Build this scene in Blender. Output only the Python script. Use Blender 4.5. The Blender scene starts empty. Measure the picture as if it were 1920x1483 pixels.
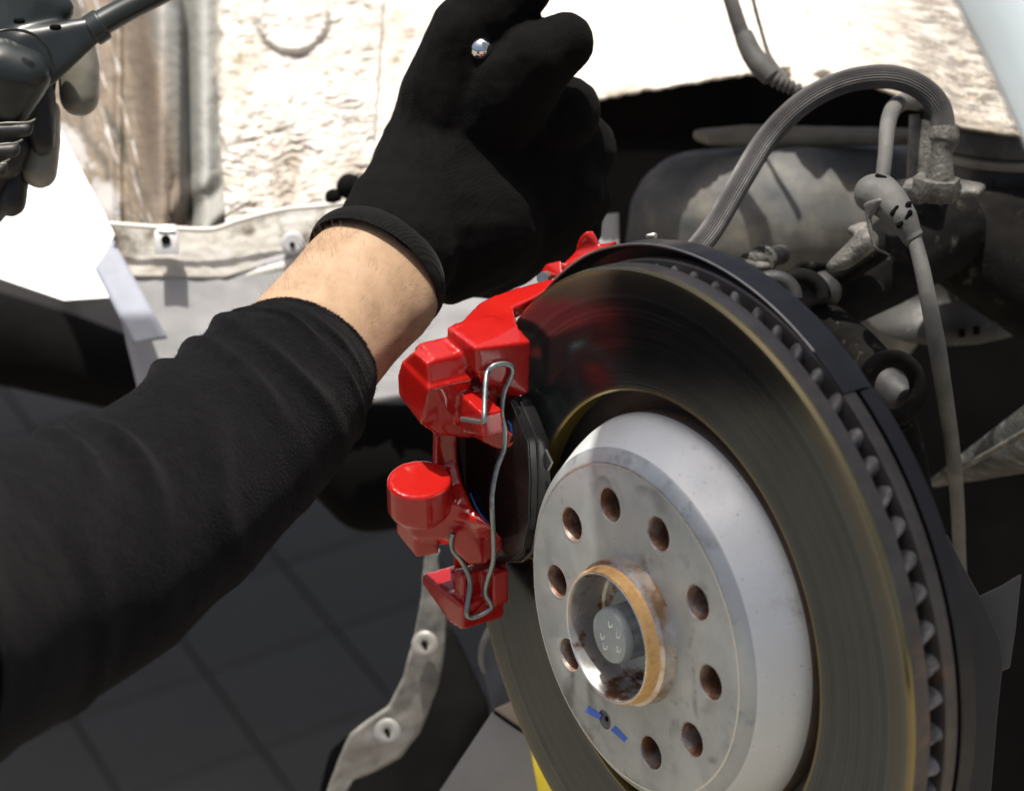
import bpy, bmesh, math, random
from mathutils import Vector, Matrix, noise
from mathutils.bvhtree import BVHTree
random.seed(7)
sc = bpy.context.scene
COL = sc.collection
# ---------------------------------------------------------------- camera, world, sun, exposure
F = 4600.0                                        # focal length in photo pixels (photo 1920 x 1483)
Nw = Vector((-.057, .865, .499)).normalized()     # world up seen from the camera
Xw = (Vector((1, 0, 0)) - Nw * Nw.x).normalized()
Yw = Nw.cross(Xw)
R3 = Matrix((Xw, Yw, Nw))                         # camera space -> world
CAMH = 1.68
cam_d = bpy.data.cameras.new('camera'); cam = bpy.data.objects.new('camera', cam_d); COL.objects.link(cam)
cam.matrix_world = Matrix.Translation((0, 0, CAMH)) @ R3.to_4x4()
cam_d.sensor_width = 36; cam_d.sensor_fit = 'HORIZONTAL'; cam_d.lens = 36 * F / 1920
cam_d.clip_start = .05; cam_d.clip_end = 500
cam_d.dof.use_dof = True; cam_d.dof.focus_distance = 1.13; cam_d.dof.aperture_fstop = 9
sc.camera = cam
LC = Vector((-.12, .89, .43)).normalized()        # towards the sun, in camera space
LW = R3 @ LC
elev = math.asin(LW.z); azim = math.atan2(LW.x, LW.y)
w = bpy.data.worlds.new('World'); sc.world = w; w.use_nodes = True
nt = w.node_tree; bg = nt.nodes['Background']
sky = nt.nodes.new('ShaderNodeTexSky'); sky.sky_type = 'NISHITA'; sky.sun_disc = False
sky.sun_elevation = elev; sky.sun_rotation = azim; sky.air_density = .6; sky.dust_density = 6; sky.ozone_density = .4
nt.links.new(sky.outputs[0], bg.inputs[0]); bg.inputs[1].default_value = .105
sd = bpy.data.lights.new('sun', 'SUN'); sd.energy = 4.2; sd.angle = math.radians(.55); sd.color = (1, .95, .87)
so = bpy.data.objects.new('sun', sd); COL.objects.link(so)
so.rotation_euler = LW.to_track_quat('Z', 'Y').to_euler(); so.location = (0, 0, 6)
sc.view_settings.view_transform = 'Standard'; sc.view_settings.look = 'None'
sc.view_settings.exposure = .48; sc.view_settings.gamma = 1
sc.cycles.max_bounces = 8
# ---------------------------------------------------------------- coordinates
ORG = Vector((0, 0, CAMH))
def cw(v): return R3 @ Vector(v) + ORG                                  # camera space -> world
def P(x, y, d): return cw(((x - 960) / F * d, -(y - 741.5) / F * d, -d))
DC = Vector((.05192, -.10230, -1.07233))                                # centre of the disc's hat face
DN = Vector((-.82769, -.20945, .52063)).normalized()
DU = (Vector((0, 1, 0)) - DN * DN.y).normalized(); DV = DN.cross(DU)
def D(a, r, h):                                                         # polar disc coordinates: degrees, mm, mm
    a = math.radians(a); return cw(DC + DN * (h * .001) + (DU * math.cos(a) + DV * math.sin(a)) * (r * .001))
def DP(x, y, h):                                                        # point of the plane h mm in front of the hat face
    r = Vector(((x - 960) / F, -(y - 741.5) / F, -1)); c = DC + DN * (h * .001)
    return cw(r * (c.dot(DN) / r.dot(DN)))
WN = (R3 @ DN).normalized()
# ---------------------------------------------------------------- materials
def lin(c): return tuple(((v / 12.92) if v <= .04045 else ((v + .055) / 1.055) ** 2.4) for v in c)
MATS = {}
def M(name, cols, scale=60, detail=6, rough=(.5, .5), metal=0, bump=None, bump2=None, sheen=0, coat=0, sss=0, spec=.5, uv=False, stretch=(1, 1, 1), wave=None, contrast=(.3, .7), aniso=0):
    m = bpy.data.materials.new(name); m.use_nodes = True; n = m.node_tree.nodes; l = m.node_tree.links
    b = n['Principled BSDF']; tc = n.new('ShaderNodeTexCoord'); mp = n.new('ShaderNodeMapping'); mp.inputs['Scale'].default_value = stretch
    l.new(tc.outputs['UV' if uv else 'Object'], mp.inputs[0])
    nz = n.new('ShaderNodeTexNoise'); nz.inputs['Scale'].default_value = scale; nz.inputs['Detail'].default_value = detail; nz.inputs['Roughness'].default_value = .62
    l.new(mp.outputs[0], nz.inputs['Vector'])
    cr = n.new('ShaderNodeValToRGB'); l.new(nz.outputs['Fac'], cr.inputs[0])
    e = cr.color_ramp.elements
    for i, c in enumerate(cols):
        pos = contrast[0] + (contrast[1] - contrast[0]) * (i / max(1, len(cols) - 1))
        if i < 2: el = e[i]; el.position = pos
        else: el = e.new(pos)
        el.color = (*c, 1)
    if len(cols) == 1: e[1].color = (*cols[0], 1)
    l.new(cr.outputs[0], b.inputs['Base Color'])
    mr = n.new('ShaderNodeMapRange'); mr.inputs[1].default_value = .3; mr.inputs[2].default_value = .7; mr.inputs[3].default_value = rough[0]; mr.inputs[4].default_value = rough[1]
    nr = n.new('ShaderNodeTexNoise'); nr.inputs['Scale'].default_value = scale * 2.3; nr.inputs['Detail'].default_value = 4; l.new(mp.outputs[0], nr.inputs['Vector'])
    l.new(nr.outputs['Fac'], mr.inputs[0]); l.new(mr.outputs[0], b.inputs['Roughness'])
    b.inputs['Metallic'].default_value = metal; b.inputs['Specular IOR Level'].default_value = spec
    b.inputs['Sheen Weight'].default_value = sheen; b.inputs['Sheen Roughness'].default_value = .5
    b.inputs['Coat Weight'].default_value = coat; b.inputs['Coat Roughness'].default_value = .05
    if aniso: b.inputs['Anisotropic'].default_value = aniso
    if sss:
        b.inputs['Subsurface Weight'].default_value = sss; b.inputs['Subsurface Scale'].default_value = .006; b.inputs['Subsurface Radius'].default_value = (1, .35, .2)
    last = None
    for bb in (bump, bump2):
        if not bb: continue
        t = n.new('ShaderNodeTexNoise'); t.inputs['Scale'].default_value = bb[0]; t.inputs['Detail'].default_value = 5; l.new(mp.outputs[0], t.inputs['Vector'])
        bn = n.new('ShaderNodeBump'); bn.inputs['Strength'].default_value = bb[1]; bn.inputs['Distance'].default_value = bb[2]
        l.new(t.outputs['Fac'], bn.inputs['Height'])
        if last: l.new(last.outputs[0], bn.inputs['Normal'])
        last = bn
    if wave:                                                            # (direction as euler, scale, strength, distance, distortion)
        for wv in wave:
            m2 = n.new('ShaderNodeMapping'); m2.inputs['Rotation'].default_value = wv[0]; l.new(tc.outputs['Object'], m2.inputs[0])
            t = n.new('ShaderNodeTexWave'); t.inputs['Scale'].default_value = wv[1]; t.inputs['Distortion'].default_value = wv[4]; l.new(m2.outputs[0], t.inputs['Vector'])
            bn = n.new('ShaderNodeBump'); bn.inputs['Strength'].default_value = wv[2]; bn.inputs['Distance'].default_value = wv[3]
            l.new(t.outputs['Fac'], bn.inputs['Height'])
            if last: l.new(last.outputs[0], bn.inputs['Normal'])
            last = bn
    if last: l.new(last.outputs[0], b.inputs['Normal'])
    m['_cr'] = 1; MATS[name] = m
    return m
def over(m, fac_fn, color, rough=None):
    """lays one more colour over a material's base where the mask says so; fac_fn(nodes, links, texcoord) returns a socket"""
    n = m.node_tree.nodes; l = m.node_tree.links; b = n['Principled BSDF']
    tc = [x for x in n if x.type == 'TEX_COORD'][0]
    s = fac_fn(n, l, tc); old = b.inputs['Base Color'].links[0].from_socket
    mx = n.new('ShaderNodeMix'); mx.data_type = 'RGBA'; l.new(s, mx.inputs[0]); l.new(old, mx.inputs[6]); mx.inputs[7].default_value = (*color, 1)
    l.new(mx.outputs[2], b.inputs['Base Color'])
    return m
def noise_mask(scale, lo, hi, stretch=(1, 1, 1), uv=False, detail=6, seed=0, mul=None):
    def f(n, l, tc):
        mp = n.new('ShaderNodeMapping'); mp.inputs['Scale'].default_value = stretch; mp.inputs['Location'].default_value = (seed, seed * .7, 0)
        l.new(tc.outputs['UV' if uv else 'Object'], mp.inputs[0])
        t = n.new('ShaderNodeTexNoise'); t.inputs['Scale'].default_value = scale; t.inputs['Detail'].default_value = detail; t.inputs['Roughness'].default_value = .65; l.new(mp.outputs[0], t.inputs['Vector'])
        r = n.new('ShaderNodeMapRange'); r.inputs[1].default_value = lo; r.inputs[2].default_value = hi; l.new(t.outputs['Fac'], r.inputs[0])
        s = r.outputs[0]
        if mul:
            s2 = mul(n, l, tc); q = n.new('ShaderNodeMath'); q.operation = 'MULTIPLY'; l.new(s, q.inputs[0]); l.new(s2, q.inputs[1]); s = q.outputs[0]
        return s
    return f
def uv_band(axis, pts):
    """mask along one UV axis through a float curve of (pos, value)"""
    def f(n, l, tc):
        sx = n.new('ShaderNodeSeparateXYZ'); 
        t = n.new('ShaderNodeTexNoise'); t.inputs['Scale'].default_value = 9; t.inputs['Detail'].default_value = 5; l.new(tc.outputs['UV'], t.inputs['Vector'])
        va = n.new('ShaderNodeVectorMath'); va.operation = 'MULTIPLY_ADD'; l.new(t.outputs['Color'], va.inputs[0]); va.inputs[1].default_value = (.05, .05, 0); l.new(tc.outputs['UV'], va.inputs[2])
        l.new(va.outputs[0], sx.inputs[0])
        cr = n.new('ShaderNodeValToRGB'); e = cr.color_ramp.elements
        for i, (p, v) in enumerate(pts):
            el = e[i] if i < 2 else e.new(p)
            el.position = p; el.color = (v, v, v, 1)
        l.new(sx.outputs[axis], cr.inputs[0]); return cr.outputs[0]
    return f
red = M('red_paint', [(.34, .006, .006), (.42, .013, .008)], 30, rough=(.24, .32), coat=1, bump=(70, .08, .002), spec=.15)
red.node_tree.nodes['Principled BSDF'].inputs['Coat IOR'].default_value = 1.5
steelwire = M('spring_steel', [(.20, .25, .25), (.32, .36, .36)], 400, rough=(.3, .45), metal=.8)
dark = M('black_void', [(.004, .004, .004), (.008, .0075, .0075)], 20, rough=(.85, .95), spec=.05)
rubber = M('black_rubber', [(.02, .02, .022), (.035, .034, .034)], 90, rough=(.5, .7), bump=(700, .2, .0004))
glove_m = M('glove_knit', [(.0028, .0028, .0028), (.0055, .0052, .005)], 300, rough=(.85, .95), spec=.08, sheen=.012, bump=(30, .25, .006), wave=[((0, .5, .9), 300, .14, .0005, .4), ((0, .5, 2.4), 300, .12, .0005, .4)], bump2=(1500, .6, .0007))
cuff_m = M('glove_cuff_knit', [(.0035, .0035, .0035), (.0075, .007, .0065)], 300, rough=(.85, .95), spec=.12, sheen=.04, wave=[((0, .3, .9), 210, .3, .0007, .5), ((0, .3, 2.4), 260, .2, .0005, .5)])
fleece = M('black_fleece', [(.0034, .0034, .0039), (.0066, .0065, .0070)], 240, rough=(.95, 1), spec=.05, sheen=.035, bump=(900, .7, .0012), bump2=(45, .4, .004))
skin_m = M('skin', [(.32, .205, .12), (.40, .268, .165), (.44, .305, .20)], 55, rough=(.42, .6), sss=.25, bump=(900, .3, .0004), bump2=(160, .3, .0012), contrast=(.3, .72))
over(skin_m, noise_mask(45, .60, .85, (1, 1, 1), seed=3), (.48, .29, .18))
hair_m = M('arm_hair', [(.10, .05, .02), (.2, .11, .05)], 100, rough=(.5, .6))
# ---------------------------------------------------------------- object helpers
def tag(o, label=None, cat=None, group=None, kind=None):
    if label: o['label'] = label
    if cat: o['category'] = cat
    if group: o['group'] = group
    if kind: o['kind'] = kind
    return o
def empty(name, loc, label=None, cat=None, **k):
    o = bpy.data.objects.new(name, None); COL.objects.link(o); o.location = loc; o.empty_display_size = .02
    bpy.context.view_layer.update()
    return tag(o, label, cat, **k)
def link(name, me, mat, parent=None, smooth=True):
    if mat: me.materials.clear(); me.materials.append(mat)
    if smooth:
        for p in me.polygons: p.use_smooth = True
    o = bpy.data.objects.new(name, me); COL.objects.link(o)
    if parent:
        bpy.context.view_layer.update()
        o.parent = parent; o.matrix_parent_inverse = parent.matrix_world.inverted()
    return o
def mk(name, vs, fs, mat, parent=None, smooth=True, uvs=None):
    me = bpy.data.meshes.new(name); me.from_pydata([tuple(v) for v in vs], [], fs); me.update()
    bm = bmesh.new(); bm.from_mesh(me)
    bmesh.ops.recalc_face_normals(bm, faces=bm.faces); bm.to_mesh(me); bm.free()
    if uvs:
        uvl = me.uv_layers.new(name='UVMap')
        for lp in me.loops: uvl.data[lp.index].uv = uvs[lp.vertex_index]
    return link(name, me, mat, parent, smooth)
def mod(o, **kw):
    t = kw.pop('t'); m = o.modifiers.new(t, t)
    for a, b in kw.items(): setattr(m, a, b)
    return m
def bake(o):
    bpy.context.view_layer.update()
    dg = bpy.context.evaluated_depsgraph_get(); me = bpy.data.meshes.new_from_object(o.evaluated_get(dg))
    o.modifiers.clear(); o.data = me; return o
def auto(o, deg=35):
    bm = bmesh.new(); bm.from_mesh(o.data)
    for e in bm.edges:
        if len(e.link_faces) == 2 and e.calc_face_angle(0) > math.radians(deg): e.smooth = False
    for f in bm.faces: f.smooth = True
    bm.to_mesh(o.data); bm.free(); return o
def lathe(name, prof, mat, parent, seg=160, a0=0, a1=360, off=(0, 0), auto_deg=35):
    """profile of (radius mm, height mm) about the disc axis"""
    full = abs(a1 - a0) >= 360; n = seg if full else seg + 1
    vs = []; fs = []; k = len(prof); uvs = []
    for i in range(n):
        a = a0 + (a1 - a0) * i / seg
        for j, (r, h) in enumerate(prof): vs.append(D(a, r, h)); uvs.append((i / seg, j / max(1, k - 1)))
    for i in range(seg):
        for j in range(k - 1):
            p = i * k + j; q = ((i + 1) % n) * k + j
            fs.append((p, q, q + 1, p + 1))
    o = mk(name, vs, fs, mat, parent, uvs=uvs)
    return auto(o, auto_deg)
def catmull(pts, sub=8):
    out = []; n = len(pts)
    for i in range(n - 1):
        p0 = pts[max(0, i - 1)]; p1 = pts[i]; p2 = pts[i + 1]; p3 = pts[min(n - 1, i + 2)]
        for s in range(sub):
            t = s / sub
            out.append(tuple(.5 * ((2 * b) + (-a + c) * t + (2 * a - 5 * b + 4 * c - d) * t * t + (-a + 3 * b - 3 * c + d) * t ** 3) for a, b, c, d in zip(p0, p1, p2, p3)))
    out.append(tuple(pts[-1])); return out
def tube(name, pts, mat, parent=None, seg=20, sub=8, rib=0, ribn=20, cap=True, rmod=None):
    """pts: (world Vector, radius)"""
    c = catmull([(*p, r) for p, r in pts], sub) if sub > 1 else [(*p, r) for p, r in pts]
    P3 = [Vector(x[:3]) for x in c]; rs = [x[3] for x in c]
    vs = []; fs = []; uvs = []; up = None
    for i, p in enumerate(P3):
        t = (P3[min(i + 1, len(P3) - 1)] - P3[max(i - 1, 0)]).normalized()
        if up is None: up = t.orthogonal().normalized()
        up = (up - t * up.dot(t)).normalized(); s = t.cross(up)
        for j in range(seg):
            a = 2 * math.pi * j / seg; r = rs[i] * (1 + (rib * (1 if j % 2 else -1) if rib else 0))
            if rmod: r *= rmod(i / (len(P3) - 1), a)
            vs.append(p + (up * math.cos(a) + s * math.sin(a)) * r); uvs.append((j / seg, i / len(P3)))
    for i in range(len(P3) - 1):
        for j in range(seg):
            a = i * seg + j; b = i * seg + (j + 1) % seg
            fs.append((a, b, b + seg, a + seg))
    if cap: fs += [tuple(range(seg)), tuple(range(len(vs) - seg, len(vs)))]
    return auto(mk(name, vs, fs, mat, parent, uvs=uvs), 60)
def pt(x, y, d, r): return (P(x, y, d), r * d / F)
def poly(name, pts, thick, mat, parent=None, bevel=.0015, seg=2, direction=None, smooth_deg=35):
    """pts world points of the front outline; extruded away from the camera (or along direction) by thick"""
    dv = (direction if direction is not None else (R3 @ Vector((0, 0, -1)))) * thick
    n = len(pts); vs = [Vector(p) for p in pts] + [Vector(p) + dv for p in pts]
    fs = [tuple(range(n)), tuple(range(2 * n - 1, n - 1, -1))] + [(i, (i + 1) % n, n + (i + 1) % n, n + i) for i in range(n)]
    o = mk(name, vs, fs, mat, parent)
    if bevel: mod(o, t='BEVEL', width=bevel, segments=seg, limit_method='ANGLE', angle_limit=math.radians(40)); bake(o)
    return auto(o, smooth_deg)
def add_hull(bm, pts):
    vs = [bm.verts.new(p) for p in pts]
    r = bmesh.ops.convex_hull(bm, input=vs)
    gi = set(r['geom_interior'] + r['geom_unused'])
    bmesh.ops.delete(bm, geom=[v for v in gi if isinstance(v, bmesh.types.BMVert)], context='VERTS')
def sphere_pts(c, r, n=26):
    out = []
    for i in range(n * 3):
        y = 1 - 2 * (i + .5) / (n * 3); q = math.sqrt(1 - y * y); a = i * 2.399963
        out.append(Vector(c) + Vector((q * math.cos(a), y, q * math.sin(a))) * r)
    return out
def fused(name, hulls, voxel, mat, parent=None, smooth=6, factor=.5, disp=None):
    """one watertight mesh grown from overlapping convex pieces"""
    bm = bmesh.new()
    for h in hulls:
        b2 = bmesh.new(); add_hull(b2, h); bmesh.ops.recalc_face_normals(b2, faces=b2.faces)
        me = bpy.data.meshes.new('t'); b2.to_mesh(me); b2.free(); bm.from_mesh(me); bpy.data.meshes.remove(me)
    me = bpy.data.meshes.new(name); bm.to_mesh(me); bm.free()
    o = link(name, me, None, parent)
    mod(o, t='REMESH', mode='VOXEL', voxel_size=voxel, use_smooth_shade=True)
    if smooth: mod(o, t='SMOOTH', iterations=smooth, factor=factor)
    bake(o)
    if disp:
        for v in o.data.vertices: v.co += v.normal * disp(v.co)
    o.data.materials.clear(); o.data.materials.append(mat)
    for p in o.data.polygons: p.use_smooth = True
    return o
def chain(*s):
    """capsules between consecutive (x, y, d, rpx) balls"""
    q = [(P(x, y, d), r * d / F) for x, y, d, r in s]
    if len(q) == 1: return [sphere_pts(*q[0])]
    return [sphere_pts(*a) + sphere_pts(*b) for a, b in zip(q, q[1:])]
def ball_hull(*s):
    out = []
    for x, y, d, r in s: out += sphere_pts(P(x, y, d), r * d / F)
    return [out]
def resample(pts, n):
    L = [0]
    for a, b in zip(pts, pts[1:]): L.append(L[-1] + math.dist(a, b))
    out = []; j = 0
    for i in range(n + 1):
        s = L[-1] * i / n
        while j < len(L) - 2 and s > L[j + 1]: j += 1
        t = (s - L[j]) / max(1e-9, L[j + 1] - L[j]); out.append(tuple(a + (b - a) * t for a, b in zip(pts[j], pts[j + 1])))
    return out
def patch(name, A, B, nx, ny, dfn, mat, parent, thick=.002):
    """sheet between two outlines A (top) and B (bottom) of (x, y); dfn(x, y) gives its depth"""
    a = resample(A, nx); b = resample(B, nx); vs = []; uvs = []; fs = []
    for j in range(ny + 1):
        for i in range(nx + 1):
            x = a[i][0] + (b[i][0] - a[i][0]) * j / ny; y = a[i][1] + (b[i][1] - a[i][1]) * j / ny
            vs.append(P(x, y, dfn(x, y))); uvs.append((i / nx, 1 - j / ny))
    for j in range(ny):
        for i in range(nx):
            p = j * (nx + 1) + i; fs.append((p, p + 1, p + nx + 2, p + nx + 1))
    o = mk(name, vs, fs, mat, parent, uvs=uvs)
    if thick: mod(o, t='SOLIDIFY', thickness=thick, offset=0); bake(o)
    return o
def nz(x, y, s=1.0, seed=0): return noise.noise(Vector((x * s, y * s, seed)))
def fbm(x, y, s, seed=0, o=4): return noise.fractal(Vector((x * s, y * s, seed)), .9, 2.0, o)
def ridge(x, c, w, h): return h * math.exp(-((x - c) / w) ** 2)
# ================================================================ THE SETTING: the tiled floor
tile_m = M('floor_tile', [(.265, .232, .175), (.32, .285, .22)], 6, rough=(.5, .7), bump=(40, .1, .003), spec=.25)
grout_m = M('floor_grout', [(.19, .168, .13), (.23, .205, .16)], 30, rough=(.8, .9))
gm = bpy.data.meshes.new('floor'); gm.from_pydata([(-40, -40, -.003), (40, -40, -.003), (40, 40, -.003), (-40, 40, -.003)], [], [(0, 1, 2, 3)])
floor = link('floor', gm, grout_m); floor['kind'] = 'structure'
# tile grid read off the joints seen through the gap under the car
def onfloor(x, y):
    r = R3 @ Vector(((x - 960) / F, -(y - 741.5) / F, -1)); return ORG + r * (-CAMH / r.z)
p0 = onfloor(629, 1183); p1 = onfloor(389, 1265); p2 = onfloor(487, 1073)
va = p1 - p0; va.z = 0; s_t = va.length; va.normalize(); vb = Vector((-va.y, va.x, 0))
if (p2 - p0).dot(vb) < 0: vb = -vb
g = .0018; hs = s_t / 2 - g
tm = bpy.data.meshes.new('tile')
bmt = bmesh.new(); bmesh.ops.create_cube(bmt, size=1)
for v in bmt.verts: v.co = Vector((v.co.x * 2 * hs, v.co.y * 2 * hs, v.co.z * .012 - .006))
bmesh.ops.bevel(bmt, geom=[e for e in bmt.edges if all(v.co.z > -.004 for v in e.verts)], offset=.002, segments=1, affect='EDGES')
bmt.to_mesh(tm); bmt.free(); tm.materials.append(tile_m)
rz = math.atan2(va.y, va.x)
from bpy_extras.object_utils import world_to_camera_view
bpy.context.view_layer.update()
tiles = []
for i in range(-14, 22):
    for j in range(-16, 16):
        c = p0 + va * (i + .5) * s_t + vb * (j - .5) * s_t
        v = R3.transposed() @ (c - ORG)
        if v.z > -1: continue
        x = 960 + F * v.x / -v.z; y = 741.5 - F * v.y / -v.z
        if -260 < x < 2200 and 420 < y < 1750: tiles.append((i, j, c))
for i, j, c in tiles[:300]:
    o = bpy.data.objects.new('tile', tm); COL.objects.link(o); o.location = (c.x, c.y, random.uniform(-.0006, .0006)+.003)
    o.rotation_euler = (random.uniform(-.002, .002), random.uniform(-.002, .002), rz); o.parent = floor
# ================================================================ CAR BODY
car = empty('car', P(960, 300, 1.6), 'white car with its wheel off, stained bare wheel arch behind the brake', 'car')
foam_m = M('arch_coating', [(.40, .35, .28), (.60, .565, .51), (.70, .67, .62)], 14, detail=9, rough=(.6, .85), bump=(260, .6, .0016), bump2=(60, .6, .004), contrast=(.25, .6))
over(foam_m, noise_mask(4, .46, .62, (1, 1, 1), uv=True, seed=12, mul=uv_band(1, [(0, 1), (.3, .8), (.5, .15), (1, .25)])), (.36, .31, .25))
over(foam_m, noise_mask(130, .55, .68, (.6, 1, 2.4), seed=2), (.20, .16, .12))
over(foam_m, noise_mask(9, .56, .70, (1, 1, 1), uv=True, seed=5, mul=uv_band(0, [(0, .8), (.12, 1), (.28, .1), (1, 0)])), (.20, .17, .05))
def d_foam(x, y):
    d = 1.478 + (300 - y) * .00022
    q = y + .12 * x
    q += 26 * fbm(x, y, .009, 21); gate = min(1, max(0, .15 + 1.5 * nz(x, y, .010, 33) + .9 * (y - 120) / 300)) 
    d += (.0052 * abs(noise.fractal(Vector((x * .016, q * .062, 3)), .9, 2.1, 4)) * gate + .0022 * fbm(x, y, .012, 13))      # crumpled wrinkles
    d += .002 * fbm(x, y, .04, 1)
    r = math.hypot(x - 548, (y - 30) * 1.0)
    if r < 75: d -= .005 * (1 - max(0, (r - 55) / 20))
    d -= ridge(r, 62, 5, .004)
    d += ridge(x, 404 + 8 * nz(0, y, .02), 9, .014)
    return d
patch('arch_panel', [(398, -40), (722, -40)], [(425, 440), (690, 400)], 190, 260, d_foam, foam_m, car)
def d_mid(x, y):
    d = 1.486 + (300 - y) * .0002 + .002 * fbm(x, y, .03, 8) - ridge(x, 712 - y * .06 + 5 * nz(0, y, .03, 2), 5, .004)
    return d
patch('arch_panel', [(708, -40), (1010, -40)], [(670, 440), (1010, 470)], 90, 110, d_mid, foam_m, car)
arch_m = M('arch_coating_sand', [(.66, .60, .50), (.78, .73, .66)], 10, detail=9, rough=(.6, .85), bump=(330, .8, .0014), bump2=(110, .5, .003), contrast=(.3, .62))
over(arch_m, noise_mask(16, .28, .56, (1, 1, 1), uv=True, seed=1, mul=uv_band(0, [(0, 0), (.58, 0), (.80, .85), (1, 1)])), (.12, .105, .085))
over(arch_m, noise_mask(240, .56, .66, (1, 1, 1), seed=3, detail=3), (.42, .36, .28))
over(arch_m, noise_mask(7, .40, .62, (1, 1, 1), uv=True, seed=9, mul=uv_band(1, [(0, 1), (.06, .75), (.14, 0), (1, 0)])), (.22, .18, .13))
def d_arch(x, y):
    d = 1.40 + (200 - y) * .0003 - max(0, x - 1450) * .00012
    d += .0022 * fbm(x, y, .03, 5) - ridge(math.hypot((x - 1545), (y - 150) * 1.4), 30, 22, .012)
    if x < 1480: e = 187 - (x - 1120) * .17; d -= max(0, 1 - abs(y - e) / 22) ** 2 * .012
    return d
lip = [(990, 190)] + [(x, 186 - (x - 1120) * .165 + 6 * fbm(x, 3, .035, 2)) for x in range(1060, 1470, 7)] + [(1500, 180), (1530, 160), (1560, 150), (1610, 152), (1640, 165), (1680, 180), (1720, 200), (1760, 215), (1800, 240), (1860, 250), (1960, 262)]
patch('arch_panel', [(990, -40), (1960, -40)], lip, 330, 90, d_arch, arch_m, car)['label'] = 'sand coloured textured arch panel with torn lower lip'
# rail on the left: stained pressed channel
rail_m = M('stained_rail', [(.13, .095, .065), (.23, .18, .13), (.16, .135, .10)], 12, detail=9, rough=(.5, .8), bump=(240, .5, .0012), uv=True, stretch=(1, .35, 1), contrast=(.3, .65))
over(rail_m, uv_band(0, [(0, 0), (.68, 0), (.80, .85), (.93, .8)]), (.36, .375, .36))
over(rail_m, noise_mask(8, .50, .56, (1.6, .5, 1), uv=True, seed=2, mul=uv_band(0, [(.10, .2), (.28, 1), (.45, 1), (.5, .1)])), (.085, .075, .055))
over(rail_m, noise_mask(10, .58, .62, (3, .35, 1), uv=True, seed=7, mul=uv_band(0, [(.25, .1), (.35, 1), (.45, 1), (.55, 0)])), (.75, .74, .72))
over(rail_m, uv_band(0, [(.5, 0), (.59, .75), (.66, .75), (.70, 0)]), (.13, .10, .075))
over(rail_m, noise_mask(4, .52, .56, (1, 1, 1), uv=True, seed=11, mul=uv_band(0, [(0, 1), (.24, 1), (.30, 0), (1, 0)])), (.40, .385, .375))
def d_rail(x, y):
    d = 1.50 + (300 - y) * .00018
    d += -.030 * math.sin((x - 225) / 110 * math.pi * .5) ** 2 if 225 < x < 335 else 0
    d -= ridge(x, 300, 22, .016) - ridge(x, 346 + y * .03, 16, .020) + ridge(x, 384, 20, .012)
    d -= ridge(x, 222, 6, .006)
    if y > 320: d += .012 * math.sin((x + y) * .06) * (y - 320) / 100 * (1 if x > 320 else .2)
    return d + .0012 * fbm(x, y, .03, 12)
patch('chassis_rail', [(-30, -40), (412, -40)], [(190, 432), (424, 432)], 150, 170, d_rail, rail_m, car)['label'] = 'brown stained vertical channel of bare metal'
# pressed flange and grey inner sill below the rail
sill_m = M('grey_sill', [(.30, .305, .31), (.42, .42, .43)], 18, detail=8, rough=(.5, .7), metal=.0, spec=.2, bump=(120, .2, .001))
flange_m = M('dirty_flange', [(.42, .35, .25), (.40, .38, .33), (.46, .45, .42)], 22, detail=9, rough=(.5, .7), bump=(200, .4, .001), contrast=(.35, .6))
over(flange_m, noise_mask(26, .52, .62, (1, 1, 1), seed=4), (.10, .085, .06))
d_sill = lambda x, y: 1.424 + (600 - y) * .00004 + .001 * fbm(x, y, .02, 6)
patch('inner_sill', [(205, 505), (420, 512), (520, 480), (640, 455), (900, 430), (1160, 400)], [(265, 760), (420, 760), (640, 765), (760, 745), (870, 735), (1160, 640)], 70, 30, d_sill, sill_m, car)['label'] = 'grey painted sill panel'
fl = patch('flange', [(208, 420), (330, 428), (400, 428), (450, 412), (530, 392), (610, 384), (730, 370)], [(240, 520), (420, 522), (520, 492), (600, 470), (730, 440)], 90, 24, lambda x, y: 1.428 + (500 - y) * .0001 + .0008 * fbm(x, y, .04, 3), flange_m, car)
rimc = M('flange_edge', [(.62, .60, .55), (.72, .70, .66)], 40, rough=(.4, .6))
tube('edge_bead', [pt(205, 420, 1.418, 5), pt(330, 429, 1.418, 5), pt(400, 430, 1.418, 5), pt(450, 414, 1.418, 5), pt(530, 394, 1.418, 5), pt(610, 386, 1.418, 5), pt(730, 371, 1.418, 5)], rimc, car)
tube('edge_bead', [pt(235, 527, 1.429, 8), pt(330, 530, 1.429, 8), pt(420, 528, 1.429, 8), pt(480, 512, 1.429, 9), pt(540, 498, 1.429, 12), pt(640, 470, 1.429, 14)], rimc, car)
# clip nut and plastic rivet on the flange
nutm = M('zinc_clip', [(.55, .55, .54), (.68, .68, .67)], 50, rough=(.3, .45), metal=.5)
clip = poly('clip_nut', [P(289, 432, 1.412), P(334, 432, 1.412), P(334, 476, 1.409), P(289, 476, 1.409)], .003, nutm, fl, .0006)
clipm = poly('clip_tab', [P(295, 421, 1.413), P(330, 421, 1.413), P(330, 434, 1.410), P(295, 434, 1.410)], .003, nutm, fl, .0006)
def cyl(name, a, b, r, mat, parent, seg=28, bevel=0):
    o = tube(name, [(a, r), (b, r)], mat, parent, seg=seg, sub=1)
    auto(o, 40)
    if bevel: mod(o, t='BEVEL', width=bevel, segments=2, limit_method='ANGLE'); bake(o); auto(o, 40)
    return o
cyl('clip_hole', P(311, 450, 1.4085), P(311, 450, 1.418), .0028, dark, fl)
cyl('rivet', P(549, 456, 1.409), P(549, 456, 1.425), .0068, M('grey_rivet', [(.48, .49, .50), (.56, .57, .58)], 60, rough=(.4, .5)), fl, bevel=.002)
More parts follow.
